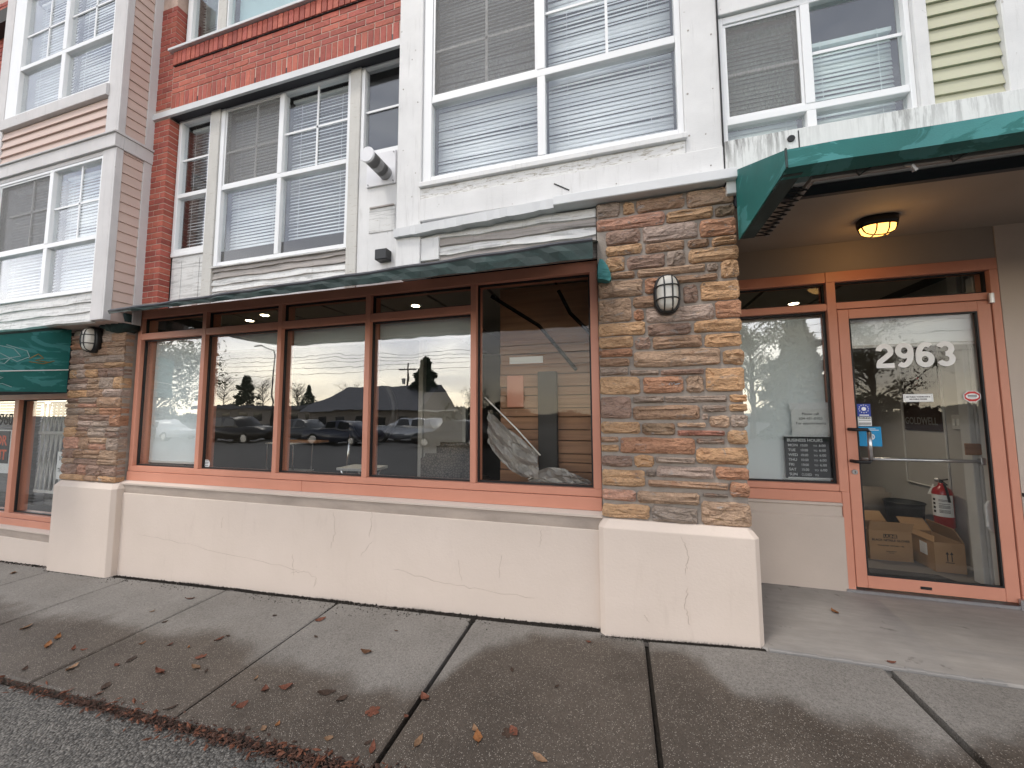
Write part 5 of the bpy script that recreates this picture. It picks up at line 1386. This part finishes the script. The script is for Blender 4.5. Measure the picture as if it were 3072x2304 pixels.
for sx in (-2.95, -2.62): MB().tube([(sx, 3.52, -.62), (-5.57 - sx, 3.52, FZ)], .012, 6).build('leg', 'chrome', ct); MB().tube([(sx, 3.78, -.62), (-5.57 - sx, 3.78, FZ)], .012, 6).build('leg', 'chrome', ct)
# fifth pane: brown board partition, slanting cable and crumpled plastic
bp_ = thing('wood_partition', 'brown board partition close behind the fifth shop pane', 'partition', (-.6, 3.3, FZ))
z = -.60; i = 0
while z < .62:
    h_ = R.choice((.075, .09, .11)); MB().box(-1.02, -.14, 3.20 + .01 * (i % 3), 3.24, z, z + h_ - .006).build('board', 'wood_brown', bp_, .003); z += h_; i += 1
MB().box(-1.02, -.14, 3.205, 3.235, .64, 1.12).build('board', 'wood_brown', bp_, .003)
MB().box(-.66, -.50, 3.12, 3.195, -.60, .35).build('post', 'in_dark', bp_, .006)
MB().box(-.95, -.80, 3.185, 3.199, .05, .33).build('panel', 'coral', bp_, .004)
MB().box(-1.0, -.2, 3.17, 3.199, .42, .50).build('shelf', 'wood_brown', bp_, .004); MB().box(-.92, -.62, 3.165, 3.1699, .43, .49).build('light_panel', 'slat', bp_, .002)
tag(MB().tube([(-1.03, 3.0, 1.0), (-.62, 3.02, .72), (-.32, 3.0, .34)], .017, 6).build('slanting_cable', 'matte', None, 0, True, (-1.03, 3.0, 1.0)), 'dark cable slanting across the fifth shop pane', 'cable')
tag(MB().tube([(-.45, 2.98, .99), (-.36, 2.99, .80), (-.20, 2.97, .62)], .017, 6).build('slanting_cable', 'matte', None, 0, True, (-.45, 2.98, .99)), 'short dark cable slanting at the top right of the fifth pane', 'cable')
tag(MB().tube([(-1.06, 2.92, .13), (-.80, 2.93, -.12), (-.60, 2.92, -.33)], .006, 6).build('slack_rope', 'slat', None, 0, True, (-1.06, 2.92, .13)), 'pale rope slanting down across the fifth shop pane', 'rope')
def crumple(x0, x1, ztop, zbot, y, nx, nz_, amp):
    """a creased sheet: random facets folded along random lines"""
    cr = [(R.uniform(0, 6.28), R.uniform(6, 22), R.uniform(0, 6.28)) for _ in range(7)]
    rows_ = []
    for j in range(nz_ + 1):
        row = []
        for i in range(nx + 1):
            u, v_ = i / nx, j / nz_
            zt, zb2 = ztop(u), zbot(u)
            d = sum(abs(((u * math.cos(a) + v_ * math.sin(a)) * f / 6.28 + p) % 1 - .5) for a, f, p in cr) / 7 - .25
            row.append((x0 + (x1 - x0) * u + R.uniform(-.006, .006), y + d * amp * 2 + R.uniform(-.004, .004), zt + (zb2 - zt) * v_ + R.uniform(-.006, .006)))
        rows_.append(row)
    m = MB(); m.loft([r_ + [(p[0], p[1] + .004, p[2]) for p in r_[::-1]] for r_ in rows_]); return m
tag(crumple(-1.04, -.62, lambda u: .02 - .34 * u, lambda u: -.24 - .27 * math.sin(min(1, u * 1.25) * 1.57), 2.93, 26, 20, .10).build('plastic_sheet', 'plastic', None, 0, False, (-.9, 2.92, -.5)), 'crumpled pale plastic sheet low behind the fifth shop pane', 'plastic sheet')
tag(crumple(-.70, -.22, lambda u: -.515 + .12 * math.sin(u * 3.14) * (1 - .5 * u), lambda u: -.55, 2.94, 22, 8, .10).build('plastic_bundle', 'plastic', None, 0, False, (-.5, 2.94, -.5)), 'small bundle of crumpled plastic beside the pale sheet', 'bundle')
# ------------------------------------------------------------------ leaves, dirt
LEAF = [(-4.366,1.865,'t','L'),(-3.912,1.834,'o','l'),(-3.844,1.754,'o','l'),(-3.601,1.771,'r','m'),(-3.51,1.777,'r','s'),(-3.325,1.633,'t','m'),(-3.623,1.563,'d','s'),(-3.064,1.715,'r','s'),(-3.045,1.774,'k','m'),(-3.185,1.916,'b','s'),(-2.97,1.947,'r','s'),(-2.804,1.951,'o','s'),(-2.613,1.895,'r','m'),(-2.688,2.063,'r','m'),(-2.534,1.81,'t','l'),(-2.712,1.731,'r','l'),(-2.43,1.797,'k','s'),(-2.667,2.11,'k','s'),(-2.886,1.568,'k','m'),(-2.313,1.536,'k','m'),(-3.56,2.463,'r','m'),(-3.349,2.149,'k','s'),(-2.163,2.413,'r','m'),(-1.579,2.156,'b','m'),(-2.029,2.227,'k','s'),(-1.523,2.403,'b','s'),(-2.062,1.811,'t','s'),(-1.826,1.794,'r','m'),(-1.928,1.754,'r','m'),(-1.565,1.807,'k','L'),(-1.454,1.79,'k','m'),(-1.944,1.633,'r','m'),(-1.995,1.63,'r','s'),(-1.236,1.755,'r','M'),(-1.649,1.58,'o','s'),(-1.693,1.543,'t','s'),(-1.776,1.528,'k','s'),(-1.02,1.893,'r','m'),(-1.05,1.764,'r','s'),(-1.101,1.57,'r','m'),(-1.141,1.591,'k','s'),(-1.337,1.568,'t','s'),(-0.915,1.646,'t','m'),(-0.659,1.73,'o','m'),(-0.689,1.769,'t','s'),(-0.531,1.783,'k','m'),(-0.627,2.19,'k','s'),(-6.122,2.489,'t','m'),(-3.643,2.242,'t','s'),(-2.572,2.394,'k','s'),(-0.505,1.789,'r','m'),(-0.361,1.684,'t','m'),(-0.223,2.534,'r','s'),(1.369,3.152,'o','m'),(1.399,2.653,'r','s'),(2.551,3.518,'b','m'),(1.749,3.168,'k','s'),(1.781,3.062,'k','s'),(1.452,2.889,'k','s'),(1.385,2.914,'k','s'),(1.099,3.189,'k','s'),(1.131,2.854,'k','s'),(2.304,3.266,'k','s'),(-0.356,2.116,'k','s')]
LCOL = {'t': ((.19, .112, .064), 'tan'), 'o': ((.21, .088, .032), 'orange'), 'r': ((.125, .046, .028), 'rust-red'), 'k': ((.045, .028, .02), 'blackish'), 'd': ((.05, .03, .022), 'dark brown'), 'b': ((.115, .056, .03), 'brown')}
def leaf_mesh(kind):
    m = MB(); n = 9
    if kind == 'lobed':
        out = []
        for k in range(30):
            th = 2 * math.pi * k / 30; r_ = .62 + .38 * abs(math.cos(2.5 * th)) ** .7
            out.append((r_ * math.cos(th) * .5, r_ * math.sin(th) * .5))
        vs = [(0, 0, .05)] + [(x, y, .10 * R.uniform(-.4, 1) * (x * x + y * y) * 3) for x, y in out]
        m.add(vs, [(0, 1 + i, 1 + (i + 1) % 30) for i in range(30)])
        m.tube([(.05, 0, .04), (-.75, .06, .03)], .012, 4)
        return m
    top = []; bot = []; mid = []
    wv = .30 if kind == 'oval' else .19
    c = R.uniform(.08, .2); tw = R.uniform(-.25, .25)
    for i in range(n):
        t_ = i / (n - 1); x = -.5 + t_; wd = wv * math.sin(math.pi * min(1, t_ * 1.02) ** .85) * (1 + .12 * math.sin(i * 2.3))
        z_ = c * (2 * t_ - 1) ** 2
        mid.append((x, .03 * math.sin(t_ * 3), z_ * .8)); top.append((x, wd + .02, z_ + .10 + tw * t_ * .4)); bot.append((x, -wd, z_ + .06 - tw * t_ * .3))
    m.loft([top, mid, bot], False, False); m.tube([mid[0], (-.72, .03, c + .02)], .012, 4)
    return m
LM = {k: [leaf_mesh(k).mesh('fallen_leaf', (0, 0, 0), M['leaf'], 0, True) for _ in range(3)] for k in ('oval', 'long', 'lobed')}
SZ = {'s': .042, 'm': .072, 'l': .105, 'L': .10, 'M': .075}
def slabname(x, y):
    if y > 2.62: return 'the smooth entry floor'
    xs = [(-9, 'the paving by the gated shop'), (-5.8, 'the slab at the left pillar'), (-4.66, 'the first slab past the left pillar'), (-3.405, 'the second slab past the left pillar'), (-2.222, 'the third slab past the left pillar'),
          (-1.045, 'the slab left of the broad pillar'), (.128, 'the slab below the broad pillar'), (1.352, 'the slab before the entry')]
    nm = xs[0][1]
    for a, b in xs:
        if x > a: nm = b
    return nm
seen = {}
for x, y, c, s in LEAF:
    if y > 2.62 and c == 'k': continue
    kind = 'long' if s in 'lL' else ('lobed' if s == 'M' else R.choice(('oval', 'oval', 'long', 'lobed') if s == 'm' else ('oval', 'oval', 'long')))
    z = (ez(x, y) if y > 2.62 else G(x, y)) + .002
    base_c, nm = LCOL[c]
    ob = inst('fallen_leaf', R.choice(LM[kind]), None, (x, y, z), Vector(base_c) * R.uniform(.8, 1.25), (R.uniform(-.1, .1), R.uniform(-.1, .1), R.uniform(0, 6.28)))
    k = SZ[s] * R.uniform(.78, 1.02); ob.scale = (k, k, k * (.5 if c == 'k' else .9))
    size = {'s': 'small', 'm': 'medium', 'l': 'slim', 'L': 'large', 'M': 'star-shaped'}[s]
    where = 'near the wall' if y > 2.2 else ('near the outer edge' if y < 1.66 else 'midway')
    if y > 2.62: where = 'by the door' if y > 3.2 else ('midway' if y > 3.0 else 'near its front edge')
    ob['label'] = f'{size} {nm} leaf {where} on {slabname(x, y)}'.replace('midway on', 'midway across').replace('edge on', 'edge of')
    ob['category'] = 'leaf'; ob['group'] = 'fallen leaves on the pavement'
    seen.setdefault(ob['label'], []).append((x, ob))
for lb_, obs in seen.items():
    obs.sort(key=lambda q: q[0])
    if len(obs) > 1:
        for k, (x, ob) in enumerate(obs): ob['label'] = ('leftmost ' if k == 0 else 'rightmost ' if k == len(obs) - 1 else 'inner ') + lb_
# leaf litter along the outer joint, thickest to the right
m = MB(); vs = []; fs = []
def flake(x, y, z, k):
    a = R.uniform(0, 6.28); u = Vector((math.cos(a), math.sin(a), R.uniform(-.5, .5))) * k; v = Vector((-math.sin(a), math.cos(a), R.uniform(-.5, .5))) * k * R.uniform(.25, .6)
    p = Vector((x, y, z)); o = len(vs)
    vs.extend([tuple(p - u), tuple(p + v), tuple(p + u), tuple(p - v), tuple(p + Vector((0, 0, k * .25)))])
    fs.extend([(o, o + 1, o + 4), (o + 1, o + 2, o + 4), (o + 2, o + 3, o + 4), (o + 3, o, o + 4)])
for i in range(4200):
    t_ = R.random() ** .75; x = -4.4 + 4.6 * t_
    y = 1.472 + R.gauss(-.012, .012 + .030 * t_ ** 2 * (1 if x < -.2 else .5))
    if R.random() < .45 and x < -3: continue
    flake(x, y, G(x, y) + R.uniform(-.008, .012), R.uniform(.004, .011) + .012 * R.random() ** 3 * t_)
m.add(vs, fs); tag(m.build('leaf_litter', 'litter'), kind='stuff')
m = MB(); vs = []; fs = []
for i in range(260):
    t_ = R.random() ** .7; x = -3.9 + 4.0 * t_; y = 1.462 + R.gauss(-.01, .03)
    flake(x, y, G(x, y) + R.uniform(0, .012), R.uniform(.008, .026))
m.add(vs, fs); tag(m.build('leaf_litter', 'leaf'), kind='stuff').color = (.13, .048, .026, 1)
# soil and moss crumbs along the foot of the walls
m = MB(); vs = []; fs = []
def crumb(x, y, z, k):
    o = len(vs); a = R.uniform(0, 6.28)
    pts = [(math.cos(a + q * 2.09) * k, math.sin(a + q * 2.09) * k, -.3 * k) for q in range(3)] + [(R.uniform(-.3, .3) * k, R.uniform(-.3, .3) * k, k * R.uniform(.5, 1.0))]
    vs.extend([(x + p[0], y + p[1], z + p[2]) for p in pts]); fs.extend([(o, o + 1, o + 3), (o + 1, o + 2, o + 3), (o + 2, o, o + 3)])
for i in range(16000):
    x = R.uniform(-4.93, -.16); d = abs(R.gauss(0, .050)) * (1.4 + .8 * math.sin(x * 2.3) + .5 * math.sin(x * 6.1)) * (.55 if x < -4.2 or x > -.9 else 1); y = 2.697 - d
    if d < .2: crumb(x, y, G(x, y) - .005, R.uniform(.002, .007) + .010 * R.random() ** 9)
for i in range(2600):
    x = R.uniform(-5.9, -4.93) if R.random() < .4 else R.uniform(-.15, .78); d = abs(R.gauss(0, .010)); crumb(x, 2.617 - d, G(x, 2.6) - .004, R.uniform(.003, .010))
for i in range(900):
    x = R.uniform(-9, -5.9); d = abs(R.gauss(0, .02)); crumb(x, 2.697 - d, G(x, 2.68) - .004, R.uniform(.003, .009))
m.add(vs, fs); tag(m.build('dirt', 'dirt'), kind='stuff')
m = MB(); vs = []; fs = []
for i in range(1500):
    c = R.choice((-3.95, -3.85, -3.7, -2.3, -1.5, -.35, -.25, .05, .3, .5)) + R.gauss(0, .09); yb = 2.69 if c < -.15 else 2.612; yb -= abs(R.gauss(0, .012))
    h_ = R.uniform(.006, .022); a = R.uniform(-.008, .008); z = G(c, yb); o = len(vs)
    vs.extend([(c - .0012, yb, z), (c + .0012, yb, z), (c + a, yb - R.uniform(0, .008), z + h_)]); fs.append((o, o + 1, o + 2))
m.add(vs, fs); tag(m.build('moss_tufts', 'dirt'), kind='stuff')

# ------------------------------------------------------------------ across the street (seen in the glass)
RZ = lambda y: -1.80 - .012 * max(-6, y) - .06
def car(name, label, x, y, mt, L=4.4, Wd=1.75, H=1.42, face=1, suv=False):
    z0 = -1.83
    t = thing(name, label, 'car', (x, y, z0), 'cars parked across the street')
    s = face; hl = L / 2; y0, y1 = y - Wd / 2, y + Wd / 2
    low = [(-hl, .34), (-hl + .03, .62), (-hl + .12, .82 if not suv else .95), (-hl * .55, .90 if not suv else 1.0), (hl * .38, .92 if not suv else 1.02), (hl * .90, .76 if not suv else .92), (hl - .02, .60), (hl, .36), (hl * .95, .24), (-hl * .95, .24)]
    if suv: roof = [(-hl + .10, .95), (-hl + .30, H - .06), (-hl * .3, H), (hl * .10, H - .02), (hl * .42, .98)]
    else: roof = [(-hl * .74, .88), (-hl * .40, H - .07), (-hl * .12, H), (hl * .10, H - .03), (hl * .46, .90)]
    P = lambda pts: [(x + s * a, z0 + b) for a, b in pts]
    MB().py(P(low), y0, y1).build('body', mt, t, .05, True, seg=2)
    cb = MB(); pr = P(roof); ins = .17
    n = len(pr); zb = pr[0][1]
    def rg(yy, sgn): return [(a, yy + sgn * ins * max(0, (b - zb) / (H - .9)), b) for a, b in pr]
    cb.loft([rg(y0 + .03, 1), rg(y1 - .03, -1)]); cb.build('cabin', mt, t, .02, True)
    for yy, sg in ((y0 + .03, -1), (y1 - .03, 1)):
        for k0, k1 in ((.08, .50), (.54, .92)):
            a0 = pr[0][0] + (pr[-1][0] - pr[0][0]) * (k0 * .78 + .12); a1 = pr[0][0] + (pr[-1][0] - pr[0][0]) * (k1 * .78 + .10)
            za, zc = z0 + (.96 if not suv else 1.06), z0 + H - .10
            ia = ins * (za - zb) / (H - .9); ic_ = ins * (zc - zb) / (H - .9)
            cx_ = (a0 + a1) / 2; kx = .82
            lo_ = [(a0, yy - sg * ia + sg * .004, za), (a1, yy - sg * ia + sg * .004, za), (cx_ + (a1 - cx_) * kx, yy - sg * ic_ + sg * .004, zc), (cx_ + (a0 - cx_) * kx, yy - sg * ic_ + sg * .004, zc)]
            quadpanel(MB(), *lo_, .008).build('window', 'car_glass', t)
    for a in (-hl * .62, hl * .62):
        for yy, sg in ((y0, -1), (y1, 1)):
            w_ = MB().tube([(x + a, yy - sg * .16, z0 + .32), (x + a, yy + sg * .015, z0 + .32)], .32, 20).build('wheel', 'tyre', t)
            MB().tube([(x + a, yy + sg * .012, z0 + .32), (x + a, yy + sg * .022, z0 + .32)], .20, 14).build('rim', 'steel', w_)
    for yy in (y0 + .12, y1 - .42):
        MB().box(x + s * hl * .93 - .05, x + s * hl * .93 + .05, yy, yy + .30, z0 + .60, z0 + .72).build('headlight', 'headlamp', t, .02)
    return t
car('parked_car', 'black sports utility car mirrored in the second shop pane', -24.6, -14.0, 'car_black', 4.6, 1.85, 1.62, 1, True)
car('parked_car', 'dark grey hatchback mirrored near the second mullion', -20.4, -15.2, 'car_grey', 4.2, 1.75, 1.48, 1)
car('parked_car', 'navy saloon car mirrored in the third shop pane', -15.9, -13.4, 'car_navy', 4.5, 1.8, 1.42, -1)
car('parked_car', 'silver estate car mirrored behind the navy saloon', -13.2, -16.2, 'car_silver', 4.5, 1.8, 1.55, -1, True)
car('parked_car', 'black saloon car mirrored in the fourth shop pane', -8.6, -13.4, 'car_black', 4.4, 1.8, 1.44, -1)
car('parked_car', 'white car mirrored in the first shop pane', -31.0, -13.5, 'car_white', 4.4, 1.8, 1.45, 1)
# trees
def tree(name, label, x, y, z0, h, rad_, kind, n, trunk=.16, th=.35, cat='tree'):
    t = thing(name, label, cat, (x, y, z0), 'trees across the street'); m = MB()
    m.tube([(x, y, z0), (x + .1, y, z0 + h * .35), (x - .05, y + .1, z0 + h * (.95 if kind == 'conifer' else .8))], [trunk, trunk * .75, trunk * .15], 8)
    tips = []
    if kind != 'conifer':
        for i in range(26 if kind == 'leafy' else 46):
            zz = z0 + h * R.uniform(th, .8); a = R.uniform(0, 6.28); L = rad_ * R.uniform(.5, 1.0) * (1.1 - .5 * (zz - z0) / h)
            p1 = Vector((x + L * .5 * math.cos(a), y + L * .5 * math.sin(a), zz + L * .45)); p2 = Vector((x + L * math.cos(a), y + L * math.sin(a), zz + L * R.uniform(.6, 1.1)))
            m.tube([(x, y, zz), p1, p2], [trunk * .35, trunk * .18, .006], 5); tips += [p1, p2, (p1 + p2) / 2]
            if kind == 'bare':
                for k in range(5):
                    q = p1.lerp(p2, R.random()); d = Vector((R.gauss(0, 1), R.gauss(0, 1), R.uniform(.2, 1.6))).normalized() * rad_ * R.uniform(.15, .35); m.tube([q, q + d * .5, q + d], [.02, .012, .004], 4)
    m.build('trunk', 'bark', t)
    vs = []; fs = []
    def lf(p, k):
        u = Vector((R.gauss(0, 1), R.gauss(0, 1), R.gauss(0, 1))).normalized() * k; v = u.cross(Vector((R.gauss(0, 1), R.gauss(0, 1), R.gauss(0, 1)))).normalized() * k * .5; o = len(vs)
        vs.extend([tuple(p - u), tuple(p + v), tuple(p + u), tuple(p - v)]); fs.append((o, o + 1, o + 2, o + 3))
    if kind == 'conifer':
        for i in range(n):
            t_ = R.random(); zz = z0 + h * (.08 + .92 * t_); a = R.uniform(0, 6.28)
            tier = .8 + .2 * math.sin(t_ * 34); r_ = (.12 + rad_ * (1 - t_) ** .8) * tier * R.random() ** .5 * (1 + .25 * math.sin(3 * a + t_ * 9))
            lf(Vector((x + r_ * math.cos(a), y + r_ * math.sin(a), zz - r_ * .25)), R.uniform(.14, .34) * (h / 8))
    elif n:
        cl = [R.choice(tips) for _ in range(60)]
        for i in range(n):
            c = R.choice(cl); lf(c + Vector((R.gauss(0, 1), R.gauss(0, 1), R.gauss(0, .8))) * rad_ * .14, R.uniform(.05, .10) * (1 if kind == 'leafy' else .6))
    if fs: MB().add(vs, fs).build('crown', {'conifer': 'fol_b', 'leafy': 'fol_a', 'bare': 'fol_c'}[kind], t)
    return t
tree('conifer_tree', 'tall dark spruce mirrored beside the utility pole', -20.8, -32.4, -2.2, 8.4, 3.6, 'conifer', 7000)
tree('street_tree', 'leafy street tree mirrored in the first shop pane', -21.5, -7.0, -1.8, 6.2, 2.9, 'leafy', 6000, .16, .25)
tree('street_tree', 'leafy tree mirrored in the narrow side window', 8.1, -20.0, -2.0, 8.6, 2.6, 'leafy', 9000, .2, .12)
tree('conifer_tree', 'broad dark cedar mirrored right of the leafy tree', 11.0, -20.8, -2.0, 8.4, 2.9, 'conifer', 6500)
tree('street_tree', 'leafy tree mirrored at the edge of the door glass', 13.6, -18.5, -2.0, 7.5, 2.6, 'leafy', 6000, .2, .15)
for i, (x, y, h, rr, k) in enumerate(((-80, -54, 11.5, 3.2, 'bare'), (-75, -55, 10.2, 4.6, 'conifer'), (-69.5, -54, 10.2, 3.4, 'bare'), (-63, -56, 8.8, 3.0, 'bare'), (-58, -54, 7.6, 4.2, 'conifer'), (-40.5, -44, 7.0, 2.8, 'bare'), (-17.0, -38, 5.2, 2.4, 'leafy'), (-12.8, -40, 4.6, 2.4, 'leafy'))):
    nm = {'bare': 'bare_tree', 'conifer': 'conifer_tree', 'leafy': 'street_tree'}[k]
    lbl = ['bare tree farthest left on the mirrored skyline', 'dark conifer between bare trees on the mirrored skyline', 'tall bare tree in the middle of the mirrored skyline', 'lower bare tree right of the tall one on the mirrored skyline',
           'small dark conifer at the right of the mirrored skyline', 'round bare tree beside the mirrored grey roof', 'low bushy tree right of the mirrored spruce', 'low bushy tree mirrored by the fourth mullion'][i]
    tree(nm, lbl, x, y, -2.3, h, rr, k, {'bare': 900, 'conifer': 2600, 'leafy': 2500}[k], .14)
m = MB(); vs = []; fs = []
for i in range(9000):
    x = R.uniform(-120, 60); y = R.uniform(-62, -57); hh = 3.0 + 1.0 * math.sin(x * .21) + .7 * math.sin(x * .57); z = -2.5 + hh * R.random() ** .7
    u = Vector((R.gauss(0, 1), R.gauss(0, 1), R.gauss(0, 1))).normalized() * .5; v = u.cross(Vector((R.gauss(0, 1), R.gauss(0, 1), R.gauss(0, 1)))).normalized() * .35; o = len(vs); p = Vector((x, y, z))
    vs.extend([tuple(p - u), tuple(p + v), tuple(p + u), tuple(p - v)]); fs.append((o, o + 1, o + 2, o + 3))
tag(m.add(vs, fs).build('distant_hedgerow', 'hedge'), kind='stuff')
m = MB()
hs_ = thing('low_house', 'low building with a grey hipped roof mirrored in the shop panes', 'building', (-26, -32, -2.2))
MB().box(-33.2, -19.6, -36, -28.6, -2.4, .35).build('wall', 'house', hs_)
MB().loft([[(-34.0, -36.6, .35), (-19.0, -36.6, .35), (-19.0, -27.8, .35), (-34.0, -27.8, .35)], [(-31.0, -32.4, 3.15), (-18.95, -32.4, 3.15), (-18.95, -32.2, 3.15), (-31.0, -32.2, 3.15)]]).build('roof', 'roof', hs_)
MB().box(-19.02, -18.85, -36.7, -27.7, .22, .36).build('fascia', 'in_white', hs_)
for i in range(5):
    w_ = MB().box(-32 + 2.5 * i, -30.8 + 2.5 * i, -28.6, -28.56, -1.3, -.3).build('window', 'car_glass', hs_); MB().box(-32.06 + 2.5 * i, -30.74 + 2.5 * i, -28.56, -28.52, -1.38, -1.3).build('sill', 'in_white', w_)
h2 = thing('low_house', 'long low building mirrored behind the second shop pane', 'building', (-55, -50, -2.2)); MB().box(-75, -40, -52, -46, -2.4, .9).build('wall', 'house', h2); MB().box(-76, -39, -52.6, -45.4, .9, 1.5).build('roof', 'roof', h2)
for i in range(9): MB().box(-73 + 3.7 * i, -71 + 3.7 * i, -46, -45.95, -1.2, .2).build('window', 'car_glass', h2)
up = thing('utility_pole', 'wooden utility pole mirrored left of the spruce', 'pole', (-25.7, -36.4, -2.3))
MB().tube([(-25.7, -36.4, -2.3), (-25.7, -36.4, 6.4)], [.16, .11], 8).build('pole', 'bark', up); MB().box(-27.0, -24.4, -36.46, -36.34, 5.38, 5.52).build('crossarm', 'bark', up); MB().lathe([(.2, 0), (.2, .6), (.05, .65)], (-26.2, -36.3, 3.7), 10).build('transformer', 'galv', up)
for x in (-26.8, -26.2, -25.2, -24.6): MB().tube([(x, -36.4, 5.52), (x, -36.4, 5.66)], .05, 6).build('insulator', 'in_white', up)
sp = thing('street_lamp', 'slim dark street lamp mirrored at the second mullion', 'street lamp', (-28.0, -19.4, -2.1)); MB().tube([(-28.0, -19.4, -2.1), (-28.0, -19.4, 5.0), (-28.2, -19.4, 5.4), (-29.6, -19.4, 5.8)], [.09, .06, .05, .04], 8).build('pole', 'black', sp, 0, True); MB().box(-30.2, -29.5, -19.5, -19.3, 5.76, 5.88).build('lamp_head', 'galv', sp, .02)
for i, (za, zb_, yy) in enumerate(((8.2, 6.9, -34.4), (6.2, 6.0, -34.4), (9.2, 7.4, -35.0), (5.6, 5.6, -36.4), (7.3, 6.6, -34.8))):
    m = MB(); m.tube([(-95 + 130 * k / 24, yy, zb_ + (za - zb_) * abs(k - 13) / 12 - .3 * math.sin(math.pi * (k % 12) / 12)) for k in range(25)], .024, 4)
    tag(m.build('overhead_wire', 'black', None, 0, False, (-30, yy, zb_)), ('second highest overhead wire mirrored in the shop panes', 'overhead wire mirrored just above the lowest one', 'highest overhead wire mirrored in the shop panes', 'lowest overhead wire mirrored in the shop panes', 'middle one of the five mirrored overhead wires')[i], 'wire', 'overhead wires across the street')
bs = thing('roadside_banner', 'small white banner on posts mirrored in the second shop pane', 'banner', (-34, -22, -2)); MB().box(-37.2, -33.2, -22.05, -22.0, -1.2, -.35).build('banner_cloth', 'paper', bs)
for x in (-37.1, -33.3): MB().tube([(x, -22.1, -2.1), (x, -22.1, -.3)], .04, 6).build('post', 'galv', bs)
